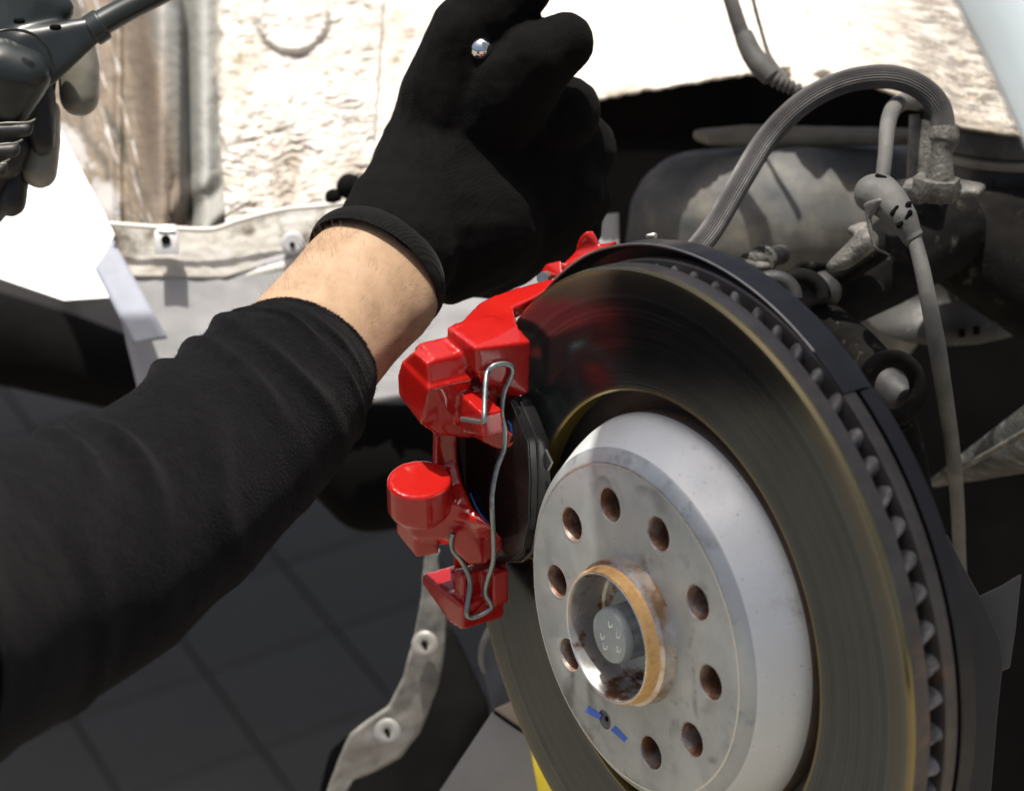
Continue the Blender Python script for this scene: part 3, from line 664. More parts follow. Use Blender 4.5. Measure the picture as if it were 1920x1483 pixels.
# inboard side: ears behind the shield, connected by the bridge
h2 = [H((1012, 512, -60), (1024, 494, -62), (1052, 487, -66), (1058, 520, -62), (1020, 527, -60), (1056, 500, -72), (1022, 520, -74)),
      H((1080, 462, -78), (1086, 446, -79), (1097, 434, -80), (1112, 433, -84), (1122, 458, -84), (1120, 480, -84), (1078, 480, -80), (1108, 434, -92), (1128, 462, -92), (1090, 480, -92)),
      H((1050, 500, -70), (1084, 466, -80), (1160, 450, -90), (1150, 500, -90), (1060, 530, -70), (1110, 500, -100))]
fused('inner_bracket', h2, .0010, red, cal, 4)
cyl('slide_pin', DP(1017, 522, -52), DP(1026, 518, -62), .0028, steelwire, cal, seg=16)
bpy.context.view_layer.update()
dg = bpy.context.evaluated_depsgraph_get()
bvh = BVHTree.FromPolygons([v.co.copy() for v in cb.data.vertices], [tuple(p.vertices) for p in cb.data.polygons])
inv = cb.matrix_world.inverted()
def hit(b, x, y, default):
    o = ORG; d = (P(x, y, 1) - ORG).normalized()
    h = b.ray_cast(o, d)
    if h[0] is None: return default
    return (R3.transposed() @ (h[0] - ORG)).z * -1
for v in cb.data.vertices: pass
bvh = BVHTree.FromPolygons([cb.matrix_world @ v.co for v in cb.data.vertices], [tuple(p.vertices) for p in cb.data.polygons])
wire = [(866, 786), (886, 789), (905, 791), (908, 781), (909, 750), (911, 715), (914, 698), (925, 686), (943, 682), (957, 686), (961, 696), (954, 716), (945, 738), (941, 775), (947, 808), (945, 842), (932, 878), (923, 925), (923, 960), (925, 1000), (925, 1050), (914, 1088), (910, 1112), (921, 1134), (917, 1143), (898, 1154), (881, 1157), (875, 1148), (878, 1125), (882, 1097), (876, 1072), (864, 1050), (850, 1032), (846, 1014), (849, 1000)]
wd = []; last = 1.17
for x, y in wire:
    dd = hit(bvh, x, y, None); dd = last if dd is None else dd; wd.append(dd); last = dd
for _ in range(6): wd = [wd[0]] + [min((wd[i - 1] + wd[i] + wd[i + 1]) / 3, wd[i]) for i in range(1, len(wd) - 1)] + [wd[-1]]
off = [.002 + .003 * math.sin(math.pi * min(1, i / 6)) for i in range(len(wire))]
clipo = tube('retaining_spring', [(P(x, y, d - o_), .00122) for (x, y), d, o_ in zip(wire, wd, off)], steelwire, None, seg=14, sub=6)
tag(clipo, 'bent grey wire spring clipped to the front of the red caliper', 'retaining spring')
# ---------------------------------------------------------------- brake pad
pad = empty('brake_pad', DP(950, 900, -10), 'black brake pad with blue edged backing seen through the caliper window', 'brake pad')
padm = M('pad_black', [(.010, .010, .010), (.016, .015, .015)], 60, rough=(.16, .3), spec=.5)
outl = [(948, 744), (972, 750), (990, 790), (1006, 832), (1010, 900), (1008, 980), (996, 1040), (975, 1056), (940, 1056), (900, 1000), (872, 940), (868, 880), (868, 815), (900, 770)]
poly('friction_block', [DP(x, y, -9) for x, y in outl], .0075, padm, pad, .0016, 3, direction=-WN)
blm = M('blue_backing', [(.03, .12, .45), (.05, .2, .6)], 60, rough=(.2, .3))
for q in (((952, 790, -3), (958, 798, -3), (960, 815, -3)), ((882, 925, -2), (895, 955, -2), (915, 982, -3), (938, 1006, -4))):
    tube('blue_edge', [(DP(*v), .0007) for v in q], blm, pad, seg=10, sub=4)
poly('backing_plate', [DP(x - 14, y - 2, -5.2) for x, y in outl], .0038, padm, pad, .0003, 1, direction=-WN)
poly('shim', [DP(x - 16, y - 2, -3.2) for x, y in [(x * .985 + 14, y * .985 + 13) for x, y in outl]], .0009, padm, pad, .0003, 1, direction=-WN)
lblm = M('barcode_grey', [(.13, .14, .15), (.2, .21, .22)], 60, rough=(.4, .5))
yy = 866
for k in range(9):                                        # printed barcode on the pad's edge
    hh = (2, 4, 2, 3, 5, 2, 3, 2, 4)[k]
    x0 = 1000 - (yy - 860) * .10
    poly('barcode_line', [DP(x0, yy, -9.0 - .0), DP(x0 + 17, yy - 3, -14), DP(x0 + 17, yy - 3 + hh, -14), DP(x0, yy + hh, -9)], .0002, lblm, pad, 0, direction=(R3 @ Vector((-.53, 0, -.85))))
    yy += hh + 3
# steel blade standing in for the pad's reflection on the disc
poly('pad_reflection', [DP(x, y, -13.5) for x, y in ((946, 742), (972, 738), (1034, 868), (1026, 884), (1004, 830), (984, 796))], .0014, M('brushed_steel', [(.22, .22, .21), (.32, .32, .30)], 40, rough=(.25, .4), metal=.9), pad, .0003, 1, direction=-WN)
# ================================================================ SUSPENSION, HOSES AND LINES ON THE RIGHT
dusty = M('dusty_black_rubber', [(.045, .045, .045), (.085, .082, .078), (.15, .142, .13)], 45, detail=8, rough=(.6, .85), bump=(500, .35, .0006), contrast=(.3, .75))
dustc = M('dusty_grey_plastic', [(.075, .075, .073), (.15, .146, .137)], 60, detail=8, rough=(.6, .85), bump=(500, .3, .0005))
gritty = M('gritty_metal', [(.045, .044, .042), (.11, .106, .096), (.22, .21, .185)], 80, detail=9, rough=(.5, .8), metal=.3, bump=(400, .8, .0012))
darkarm = M('dirty_dark_arm', [(.004, .0038, .0035), (.011, .010, .009)], 50, detail=8, rough=(.75, .95), spec=.1, bump=(300, .5, .001))
over(darkarm, noise_mask(90, .60, .70, seed=3), (.06, .055, .045))
hosem = M('ribbed_hose_rubber', [(.035, .033, .035), (.095, .09, .09)], 40, rough=(.5, .7), bump=(300, .15, .0004))
bh = empty('brake_hose', P(1770, 290, 1.25), 'thick ribbed grey brake hose looping from behind the shield to its fitting', 'brake hose')
tube('hose', [pt(1295, 480, 1.22, 21), pt(1335, 430, 1.23, 21), pt(1385, 345, 1.24, 21), pt(1440, 258, 1.25, 21), pt(1510, 190, 1.25, 21), pt(1590, 152, 1.25, 21), pt(1670, 145, 1.25, 22), pt(1728, 166, 1.25, 22), pt(1762, 205, 1.25, 22), pt(1770, 262, 1.25, 21)], hosem, bh, seg=60, sub=10, rib=.05); auto(bpy.data.objects['hose'], 12)
fer = tube('ferrule', [pt(1771, 238, 1.245, 27), pt(1771, 262, 1.245, 28), pt(1769, 272, 1.245, 24), pt(1765, 290, 1.245, 21), pt(1762, 330, 1.245, 27), pt(1762, 345, 1.245, 27)], gritty, bh, seg=28, sub=4)
def hexnut(name, x, y, d, r, h, mat, parent, tilt=.35):
    c = P(x, y, d); ax = (R3 @ Vector((.05, .93, .36))).normalized(); a_ = ax.orthogonal().normalized(); b_ = ax.cross(a_); vs = []
    for s in (0, 1):
        for k in range(6): vs.append(c + a_ * math.cos(k * math.pi / 3 + tilt) * r + b_ * math.sin(k * math.pi / 3 + tilt) * r - ax * h * s)
    fs = [(0, 1, 2, 3, 4, 5), (11, 10, 9, 8, 7, 6)] + [(i, (i + 1) % 6, 6 + (i + 1) % 6, 6 + i) for i in range(6)]
    o = mk(name, vs, fs, mat, parent); mod(o, t='BEVEL', width=.0006, segments=2); bake(o); return auto(o, 35)
hexnut('hex_nut', 1757, 333, 1.245, .0125, .011, gritty, bh)
hexnut('lock_plate', 1712, 345, 1.262, .011, .008, gritty, bh, .9)
fused('bracket', ball_hull((1690, 352, 1.265, 9), (1730, 330, 1.27, 8), (1840, 352, 1.27, 9), (1720, 366, 1.255, 8), (1830, 362, 1.255, 7)), .0012, gritty, bh, 2)
# rolled metal tab behind the fitting
rt = tube('rolled_bracket', [pt(1738, 218, 1.30, 33), pt(1736, 262, 1.30, 33), pt(1733, 335, 1.30, 33)], gritty, None, seg=32, sub=2)
tag(rt, 'rolled grey metal sleeve standing behind the brake hose fitting', 'bracket')
_i = tube('sleeve_bore', [pt(1739, 216, 1.297, 24), pt(1738, 226, 1.297, 24)], dark, rt, seg=24, sub=1)
# sensor cable with its grommet
sc_ = empty('sensor_cable', P(1660, 360, 1.2), 'thin grey sensor cable held in a slotted rubber grommet', 'cable')
tube('cable', [pt(1654, 340, 1.215, 14), pt(1660, 290, 1.22, 14), pt(1664, 240, 1.23, 15), pt(1675, 205, 1.25, 16), pt(1700, 190, 1.28, 17), pt(1740, 196, 1.31, 17)], dustc, sc_, seg=20, sub=8)
grom = fused('grommet', chain((1638, 364, 1.205, 38), (1650, 364, 1.205, 39), (1668, 380, 1.20, 36), (1692, 408, 1.195, 29), (1706, 436, 1.195, 22), (1710, 446, 1.195, 20)), .0012, dustc, sc_, 4)
for x, y, ang in ((1678, 395, .9), (1690, 418, .9), (1702, 404, .9), (1700, 388, .9), (1652, 333, -.3)):
    gb = BVHTree.FromPolygons([grom.matrix_world @ v.co for v in grom.data.vertices], [tuple(p.vertices) for p in grom.data.polygons])
    d_ = hit(gb, x, y, 1.19)
    ex, ey = math.cos(-ang) * 7, math.sin(-ang) * 7
    fused('slot', ball_hull((x - ex, y - ey, d_ + .0010, 5.5), (x + ex, y + ey, d_ + .0010, 5.5)), .0004, dark, grom, 1)
tube('cable', [pt(1712, 440, 1.195, 14), pt(1728, 500, 1.19, 15), pt(1745, 585, 1.19, 16), pt(1757, 650, 1.19, 17), pt(1768, 720, 1.20, 16), pt(1780, 800, 1.22, 15), pt(1790, 880, 1.25, 14), pt(1796, 960, 1.28, 13), pt(1800, 1060, 1.31, 12), pt(1806, 1180, 1.34, 12)], dustc, sc_, seg=24, sub=8)
tube('collar', [pt(1704, 432, 1.195, 21), pt(1712, 446, 1.195, 21)], dustc, sc_, seg=24, sub=1)
fused('grommet_clip', [H_ for H_ in chain((1625, 388, 1.20, 6), (1632, 430, 1.20, 5), (1640, 465, 1.20, 4), (1668, 478, 1.21, 3))] + ball_hull((1622, 384, 1.20, 5), (1650, 376, 1.19, 5), (1630, 410, 1.20, 4)), .0009, dustc, sc_, 2)
# control arm under the grommet
ca = empty('control_arm', P(1600, 500, 1.3), 'dusty dark suspension arm running behind the top of the brake disc', 'suspension arm')
fused('arm', chain((1760, 430, 1.34, 90), (1660, 500, 1.31, 78), (1590, 545, 1.29, 66), (1500, 600, 1.27, 58)) + chain((1640, 462, 1.26, 34), (1590, 500, 1.26, 30), (1560, 520, 1.26, 24)), .002, darkarm, ca, 5)
fused('arm_lit_top', chain((1625, 452, 1.235, 24), (1585, 486, 1.235, 20), (1560, 500, 1.235, 12)) + chain((1598, 432, 1.24, 10), (1622, 424, 1.24, 10)), .0012, gritty, ca, 4)  # lighter grey stands in for light on the arm's upper edge
for k, (x, y, r) in enumerate(((1450, 560, 40), (1500, 560, 44))):
    tube('bushing_rib', [(P(x + r * math.cos(t), y - r * .95 * math.sin(t), 1.235 + .01 * k), .0042) for t in [i * math.pi / 10 for i in range(0, 11)]], darkarm if k else rubber, ca, seg=12, sub=3)
fused('bushing', ball_hull((1470, 560, 1.26, 36), (1540, 545, 1.26, 40)), .0016, rubber, ca, 3)
fused('clamp_fin', ball_hull((1470, 530, 1.25, 7), (1500, 496, 1.25, 8), (1555, 498, 1.26, 7), (1500, 530, 1.26, 10)), .0011, darkarm, ca, 2)
bb = cyl('arm_bolt', P(1400, 492, 1.25), P(1465, 478, 1.29), .0052, gritty, ca, bevel=.001)
cyl('bolt_washer', P(1428, 488, 1.262), P(1434, 486, 1.265), .0075, gritty, ca, bevel=.0005)
fused('bolt_boot', chain((1385, 490, 1.25, 8), (1420, 500, 1.25, 11), (1438, 500, 1.25, 9)), .001, gritty, ca, 2)
# big dark spring seat
dome = fused('spring_seat', ball_hull((1800, 450, 1.36, 92), (1960, 440, 1.36, 90), (1980, 540, 1.36, 120), (1850, 500, 1.36, 80), (1740, 410, 1.36, 40)), .003, darkarm, None, 5)
tag(dome, 'large round black spring seat at the right edge, under the hose fitting', 'spring seat')
dm2 = M('dusty_dome_top', [(.04, .036, .03), (.16, .14, .10)], 30, detail=8, rough=(.6, .8), bump=(200, .4, .001))
# strut tower cup behind the fitting
cup_m = M('greasy_cup', [(.035, .035, .037), (.10, .095, .085)], 60, detail=9, rough=(.25, .6), bump=(200, .6, .0015))
cup = empty('strut_mount', P(1880, 280, 1.38), 'greasy dark round strut mount beside the fender edge', 'strut mount')
def vring(name, x, y, d, prof, mat, parent, seg=90, ax=(.0, .93, .36)):
    c = P(x, y, d); ax = (R3 @ Vector(ax)).normalized(); a_ = ax.orthogonal().normalized(); b_ = ax.cross(a_); vs = []; fs = []; k = len(prof)
    for i in range(seg):
        t = 2 * math.pi * i / seg
        for r, h in prof: vs.append(c + (a_ * math.cos(t) + b_ * math.sin(t)) * r + ax * h)
    for i in range(seg):
        for j in range(k - 1): p = i * k + j; q = ((i + 1) % seg) * k + j; fs.append((p, q, q + 1, p + 1))
    return auto(mk(name, vs, fs, mat, parent), 35)
vring('mount_body', 1890, 240, 1.40, [(.045, .006), (.047, .0), (.047, -.006), (.043, -.008), (.043, -.045), (.040, -.060)], cup_m, cup)
vring('mount_rim', 1890, 240, 1.40, [(.044, -.0075), (.050, -.008), (.0505, -.010), (.050, -.012), (.044, -.0125)], lipm, cup)
# heat shield plate with two square holes
hs = empty('heat_shield', P(1760, 590, 1.42), 'grey stamped heat shield with two small square holes behind the cable', 'heat shield')
hsm = M('heat_shield_grey', [(.040, .040, .038), (.062, .061, .057)], 30, detail=8, rough=(.5, .7), metal=.2, bump=(150, .4, .001))
over(hsm, noise_mask(300, .64, .72, seed=3), (.5, .47, .40))
shp = patch('shield_panel', [(1610, 600), (1650, 560), (1700, 526), (1760, 516), (1800, 530), (1850, 560), (1960, 590)], [(1626, 600), (1650, 622), (1700, 640), (1760, 648), (1830, 644), (1880, 634), (1960, 612)], 60, 24, lambda x, y: 1.40 + ((y - 600) / 700) ** 2 * .5 + .03 * ((x - 1760) / 160) ** 2 - .004 * math.cos(y * .05), hsm, hs, .002)
for x in (1805, 1832): poly('square_hole', [P(x - 6, 617 - (x - 1805) * .2, 1.392), P(x + 5, 616 - (x - 1805) * .2, 1.392), P(x + 5, 632 - (x - 1805) * .2, 1.392), P(x - 6, 634 - (x - 1805) * .2, 1.392)], .003, dark, shp, 0)
tube('bright_rim', [pt(1752, 524, 1.385, 5), pt(1775, 524, 1.383, 9), pt(1796, 532, 1.38, 11), pt(1815, 550, 1.38, 11), pt(1836, 564, 1.38, 9), pt(1862, 566, 1.38, 4)], rimc, hs, seg=16, sub=6)
# wheel bearing housing / knuckle
kn = empty('steering_knuckle', P(1660, 730, 1.2), 'dark cast knuckle with a round eye half hidden behind the disc', 'knuckle')
fused('knuckle_casting', chain((1540, 610, 1.26, 50), (1600, 650, 1.25, 45), (1640, 700, 1.24, 50)) + chain((1650, 760, 1.24, 60), (1680, 860, 1.24, 60), (1720, 1000, 1.22, 40), (1760, 1150, 1.2, 30)), .0022, darkarm, kn, 5)
ke = [P(1672 + 50 * math.cos(t), 728 - 56 * math.sin(t), 1.20 + .01 * math.cos(t)) for t in [i * math.pi / 8 for i in range(17)]]
tube('eye', [(p, .0045) for p in ke], darkarm, kn, seg=14, sub=3)
fused('eye_bush', ball_hull((1690, 745, 1.225, 36), (1660, 720, 1.235, 40)), .0016, rubber, kn, 3)
# lower steel link
lk = empty('lower_link', P(1850, 840, 1.35), 'scratched bright steel link coming in at the right edge', 'suspension link')
linkm = M('scratched_steel', [(.03, .03, .03), (.075, .075, .07), (.22, .22, .205)], 50, detail=8, rough=(.4, .6), metal=.3, bump=(200, .6, .001), stretch=(1, 1, 4), contrast=(.35, .7))
fused('link', ball_hull((1750, 905, 1.38, 10), (1800, 880, 1.36, 22), (1990, 760, 1.30, 44), (1990, 830, 1.30, 46)), .0018, linkm, lk, 4)
tube('link_seam', [pt(1760, 898, 1.355, 3), pt(1850, 852, 1.312, 6), pt(1960, 790, 1.26, 9)], gritty, lk, seg=10, sub=4)
# wiring loom with corrugated end
lo = empty('wiring_loom', P(1400, 80, 1.36), 'grey taped wiring loom hanging across the bright arch panel into the dark', 'wiring loom')
tube('loom', [pt(1350, -60, 1.36, 13), pt(1370, 0, 1.36, 14), pt(1386, 50, 1.36, 15), pt(1397, 78, 1.36, 16)], dusty, lo, seg=20, sub=6)
tube('tape_sleeve', [pt(1394, 66, 1.358, 18), pt(1408, 98, 1.355, 20), pt(1426, 124, 1.352, 21), pt(1446, 146, 1.35, 18)], dusty, lo, seg=22, sub=6)
cs = catmull([(1440, 142, 15), (1465, 156, 15), (1490, 168, 14), (1525, 186, 13)], 16)
tube('corrugated_end', [pt(x, y, 1.35, r * (1.0 if (i // 3) % 2 else .72)) for i, (x, y, r) in enumerate(cs)], dusty, lo, seg=20, sub=1)
lo2 = tube('loom_shadow', [pt(1398, -60, 1.385, 4), pt(1412, 0, 1.385, 4), pt(1428, 60, 1.383, 4), pt(1445, 110, 1.378, 5), pt(1480, 156, 1.37, 6)], dusty, lo, seg=10, sub=6)  # strand standing in for the loom's cast shadow on the panel
# ================================================================ LOWER BACKGROUND
strap = empty('slotted_bracket', P(740, 1300, 1.4), 'pale curved steel bracket with two small holes hanging below the caliper', 'bracket')
palem = M('pale_dusty_metal', [(.15, .145, .13), (.26, .25, .225), (.22, .22, .21)], 25, detail=8, rough=(.45, .65), metal=.15, bump=(150, .4, .001))
sb = patch('bracket_plate', [(800, 1030), (795, 1050), (790, 1120), (775, 1200), (755, 1270), (728, 1325), (690, 1350), (655, 1376), (636, 1420), (606, 1500)], [(824, 1030), (820, 1050), (838, 1130), (834, 1220), (820, 1290), (790, 1366), (752, 1418), (705, 1444), (664, 1460), (640, 1500)], 70, 12, lambda x, y: 1.38 + .0001 * (y - 1200) + .0015 * fbm(x, y, .02, 4), palem, strap, .003)
for x, y in ((796, 1207), (726, 1371)):
    vring('stud_ring', x, y, 1.372, [(.0024, .0001), (.004, .0005), (.006, .0004), (.0075, -.0006)], palem, strap, 28, ax=(-.1, .1, 1))
    fused('hole', ball_hull((x - 1, y - 2, 1.371, 5), (x + 3, y + 7, 1.371, 3)), .0006, dark, strap, 1)
guard = fused('black_guard', ball_hull((640, 1420, 1.45, 26), (700, 1360, 1.45, 20), (640, 1520, 1.45, 50), (760, 1500, 1.45, 50)) + ball_hull((760, 1330, 1.45, 30), (880, 1330, 1.45, 40), (900, 1400, 1.45, 20), (780, 1540, 1.45, 60), (830, 1200, 1.46, 30)), .003, dark, None, 4)
tag(guard, 'black shaped cover below the pale curved bracket', 'cover')
gb2 = empty('grey_arm', P(930, 1250, 1.34), 'grey metal arm with a lighter left edge below the caliper', 'lever')
gm2 = M('grey_lever', [(.11, .11, .115), (.15, .15, .155)], 20, rough=(.4, .55), metal=.3)
poly('lever', [P(x, y, 1.36) for x, y in ((940, 1140), (920, 1180), (904, 1215), (902, 1245), (914, 1290), (926, 1330), (976, 1312), (990, 1280), (960, 1180))], .006, gm2, gb2, .001)
tube('lever_edge', [pt(934, 1150, 1.355, 5), pt(915, 1184, 1.355, 6), pt(904, 1212, 1.355, 6), pt(902, 1240, 1.355, 5), pt(908, 1262, 1.355, 3)], palem, gb2, seg=10, sub=5)
st = empty('support_plate', P(930, 1420, 1.32), 'light grey support plate with a yellow strip, behind the lower left of the disc', 'plate')
spm = M('support_grey', [(.24, .24, .235), (.34, .335, .32)], 12, detail=7, rough=(.45, .6), bump=(120, .3, .001))
poly('plate', [P(x, y, 1.34 + (y - 1400) * .0001) for x, y in ((925, 1333), (986, 1372), (1060, 1520), (800, 1520))], .004, spm, st, .001)
poly('beige_patch', [P(x, y, 1.335) for x, y in ((926, 1330), (975, 1308), (992, 1372), (960, 1352))], .003, M('beige_paint', [(.42, .34, .25), (.5, .42, .32)], 20, rough=(.5, .6)), st, .0008)
tube('plate_seam', [pt(926, 1334, 1.332, 2.5), pt(956, 1356, 1.332, 3), pt(988, 1376, 1.332, 3)], dark, st, seg=8, sub=2)
poly('yellow_strip', [P(x, y, 1.325) for x, y in ((974, 1305), (986, 1362), (1012, 1500), (1048, 1500), (1004, 1404), (986, 1350))], .003, M('yellow_paint', [(.50, .38, .02), (.62, .50, .05)], 20, rough=(.4, .5)), st, .0008)
lp = empty('side_plate', P(1850, 1250, 1.12), 'dull brown grey plate right of the splash shield, low at the right edge', 'plate')
lpm = M('dull_plate', [(.040, .038, .035), (.062, .058, .052)], 10, rough=(.45, .6), metal=.2)
poly('plate', [P(x, y, 1.14) for x, y in ((1776, 1000), (1806, 1060), (1850, 1140), (1876, 1200), (1882, 1240), (1872, 1330), (1856, 1520), (1700, 1520), (1740, 1200))], .004, lpm, lp, .0012)
poly('light_corner', [P(x, y, 1.16) for x, y in ((1838, 1118), (1880, 1098), (1916, 1076), (1905, 1180), (1894, 1252), (1870, 1262))], .004, M('light_plate', [(.07, .07, .065), (.09, .09, .083)], 10, rough=(.45, .6)), lp, .0008)
# ================================================================ THE MECHANIC: right arm
person = empty('person', P(600, 650, 1.18), 'arm in black fleece sleeve, bare wrist, black gloved fist closed on a ratchet', 'person')
armo = [(250, 985, 1.02, 190), (385, 875, 1.06, 170), (500, 760, 1.10, 145), (560, 680, 1.13, 138), (592, 645, 1.145, 137), (640, 588, 1.165, 135), (675, 545, 1.18, 133), (707, 508, 1.19, 127), (740, 465, 1.205, 118), (790, 400, 1.23, 100), (840, 330, 1.25, 80)]
def arm_mod(t, a): return 1
pts = [pt(*a) for a in armo]
cc = catmull([(*p, r) for p, r in pts], 14)
ax_arm = (P(740, 465, 1.205) - P(592, 645, 1.145)).normalized()
side = (P(815, 575, 1.19) - P(600, 432, 1.19)).normalized(); side = (side - ax_arm * side.dot(ax_arm)).normalized(); dep = ax_arm.cross(side).normalized()
vs = []; fs = []; S = 72
uln = P(790, 575, 1.175)
for i, c in enumerate(cc):
    p = Vector(c[:3]); r = c[3]
    for j in range(S):
        t = 2 * math.pi * j / S; v = p + side * math.cos(t) * r + dep * math.sin(t) * r * .80
        q = (v - uln).length; v += (v - p).normalized() * .0042 * math.exp(-(q / .016) ** 2)          # ulna bump
        tend = abs(((t - 1.35) % (2 * math.pi))); v += (v - p).normalized() * .0008 * math.exp(-((min(tend, 6.283 - tend)) / .16) ** 2)
        v += (v - p).normalized() * .0009 * fbm(v.x * 40, v.z * 40, 1, 2); vs.append(v)
for i in range(len(cc) - 1):
    for j in range(S): a = i * S + j; b = i * S + (j + 1) % S; fs.append((a, b, b + S, a + S))
fs += [tuple(range(S)), tuple(range(len(vs) - S, len(vs)))]
arm = mk('arm', vs, fs, skin_m, person)
arm['label'] = 'bare forearm and wrist'
# sleeve with folds
sl = [(-260, 1215, .86, 318), (-60, 1120, .93, 288), (125, 1053, .98, 246), (265, 968, 1.02, 214), (385, 872, 1.06, 194), (470, 790, 1.09, 184), (528, 728, 1.11, 172), (548, 704, 1.118, 160), (566, 680, 1.128, 147), (571, 673, 1.131, 141)]
cs = catmull([(*P(x, y, d), r * d / F) for x, y, d, r in sl], 26)
vs = []; fs = []; S = 150
axs = [(Vector(cs[min(i + 1, len(cs) - 1)][:3]) - Vector(cs[max(i - 1, 0)][:3])).normalized() for i in range(len(cs))]
viewd = (R3 @ Vector((0, 0, 1)))
for i, c in enumerate(cs):
    p = Vector(c[:3]); r = c[3]; t_ = axs[i]; s_ = t_.cross(viewd).normalized(); d_ = s_.cross(t_).normalized()
    L = i / (len(cs) - 1)
    for j in range(S):
        t = 2 * math.pi * j / S
        dirv = s_ * math.cos(t) + d_ * math.sin(t) * .86
        along = L * 12 + 1.0 * math.sin(t + .6) + .5 * nz(L * 6, math.cos(t), 1, 3)
        fade = min(1, max(0, (.93 - L) * 4)) * (.35 + .65 * max(0, math.cos(t - 2.3)) )
        f1 = (.5 + .5 * math.cos(along * 4.8 + 2.4 * nz(L * 9, t, .8, 5))) ** 2.2
        dz = .0040 * f1 * fade * (.5 + nz(L * 10, t * 1.2, 1, 9) + .3) + .0009 * fbm(L * 16, t * 2, .7, 4, 2) * (1 - max(0, L - .93) * 12)
        vs.append(p + dirv * (r + dz))
n_out = len(vs); e0 = len(cs) - 1
for k in range(1, 5):      # rolled hem turning inside
    c = cs[e0]; p = Vector(c[:3]) - axs[e0] * (.0012 * k * k * .9); r = c[3] * (1 - .018 * k)
    t_ = axs[e0]; s_ = t_.cross(viewd).normalized(); d_ = s_.cross(t_).normalized()
    for j in range(S): t = 2 * math.pi * j / S; vs.append(p + (s_ * math.cos(t) + d_ * math.sin(t) * .86) * r)
rows = len(cs) + 4
for i in range(rows - 1):
    for j in range(S): a = i * S + j; b = i * S + (j + 1) % S; fs.append((a, b, b + S, a + S))
sleeve = mk('sleeve', vs, fs, fleece, person); sleeve['label'] = 'black fleece sleeve with soft folds'
# short fibres standing off the fleece
rnd = random.Random(3); fv = []; ff = []
for q in range(9000):
    if rnd.random() < .35: i = rnd.randint(len(cs) - 14, len(cs) - 1)
    else: i = rnd.randint(30, len(cs) - 2)
    j = rnd.randint(0, S - 1); v = vs[i * S + j]; p = Vector(cs[i][:3]); nrm = (v - p).normalized()
    v = v + (vs[min(i + 1, len(cs) - 1) * S + j] - v) * rnd.random() + (vs[i * S + (j + 1) % S] - v) * rnd.random()
    dr = (nrm + Vector((rnd.uniform(-1, 1), rnd.uniform(-1, 1), rnd.uniform(-1, 1))) * .7).normalized(); L = rnd.uniform(.0006, .0017)
    sd_ = dr.orthogonal().normalized() * .00013; b = len(fv)
    fv += [v - dr * .0003 + sd_, v - dr * .0003 - sd_, v + dr * L]; ff.append((b, b + 1, b + 2))
fz = mk('fleece_pile', fv, ff, fleece, person, smooth=False); fz['kind'] = 'stuff'
# hairs on the forearm
fv = []; ff = []; Sa = 72
for q in range(900):
    i = rnd.randint(56, 96); j = rnd.choice([rnd.randint(0, 71), rnd.randint(28, 48), rnd.randint(60, 71)])
    src = arm.data.vertices; v = arm.matrix_world @ src[min(i, len(cc) - 1) * Sa + j].co; p = Vector(cc[min(i, len(cc) - 1)][:3]); nrm = (v - p).normalized()
    tng = (ax_arm * rnd.uniform(.2, 1) + side * rnd.uniform(-.6, .3)).normalized(); L = rnd.uniform(.003, .008)
    sd_ = nrm.cross(tng).normalized() * .00005
    v = v + Vector((rnd.uniform(-1, 1), rnd.uniform(-1, 1), rnd.uniform(-1, 1))) * .0012
    a, b_, c_ = v - nrm * .0003, v + nrm * L * .25 + tng * L * .5, v + nrm * L * .30 + tng * L
    k = len(fv); fv += [a + sd_, a - sd_, b_ + sd_ * .7, b_ - sd_ * .7, c_]; ff += [(k, k + 1, k + 3, k + 2), (k + 2, k + 3, k + 4)]
hr = mk('arm_hair', fv, ff, hair_m, person, smooth=False); hr['kind'] = 'stuff'
# glove: closed fist
gh = []
gh += ball_hull((722, 490, 1.200, 112), (760, 420, 1.215, 122), (745, 470, 1.2, 118))
gh += ball_hull((760, 420, 1.215, 115), (832, 335, 1.24, 138), (900, 420, 1.235, 128), (840, 500, 1.22, 70))
gh += ball_hull((832, 335, 1.24, 140), (1000, 350, 1.26, 140), (905, 430, 1.25, 132), (850, 215, 1.245, 112), (985, 225, 1.26, 118))
gh += chain((850, 240, 1.24, 120), (848, 165, 1.225, 95), (880, 72, 1.215, 84), (940, 10, 1.205, 66), (985, -16, 1.20, 52))         # thumb
gh += chain((900, 250, 1.24, 110), (960, 165, 1.21, 88), (1015, 112, 1.195, 72), (1055, 82, 1.195, 60))                               # index
gh += ball_hull((870, 150, 1.245, 88), (980, 120, 1.235, 70), (1000, 200, 1.25, 90), (900, 230, 1.245, 100), (1030, 250, 1.26, 85))
gh += ball_hull((880, 100, 1.245, 70), (960, 45, 1.235, 52), (1000, 80, 1.235, 45))
gh += ball_hull((1010, 240, 1.265, 110), (1030, 340, 1.275, 105), (1000, 420, 1.28, 85))
gh += chain((960, 260, 1.25, 120), (1020, 225, 1.235, 84), (1056, 208, 1.235, 72))                                                     # middle
gh += chain((1000, 320, 1.26, 120), (1055, 290, 1.255, 80), (1086, 282, 1.26, 74))                                                     # ring
gh += chain((1000, 380, 1.27, 120), (1060, 375, 1.265, 80), (1080, 368, 1.265, 68))
gh += chain((980, 420, 1.27, 80), (1050, 430, 1.27, 62), (1075, 425, 1.27, 55))                                                        # little finger
def gd(co):
    c = R3.transposed() @ (co - ORG); x = 960 + F * c.x / -c.z; y = 741.5 - F * c.y / -c.z
    return .0016 * fbm(x, y, .008, 3) + .0008 * math.sin((x - y) * .05 + 3 * fbm(x, y, .006, 7)) * max(0, nz(x, y, .006, 11))
glove = fused('glove', gh, .0019, glove_m, person, 5, .5, disp=gd); glove['label'] = 'black knitted work glove closed in a fist'
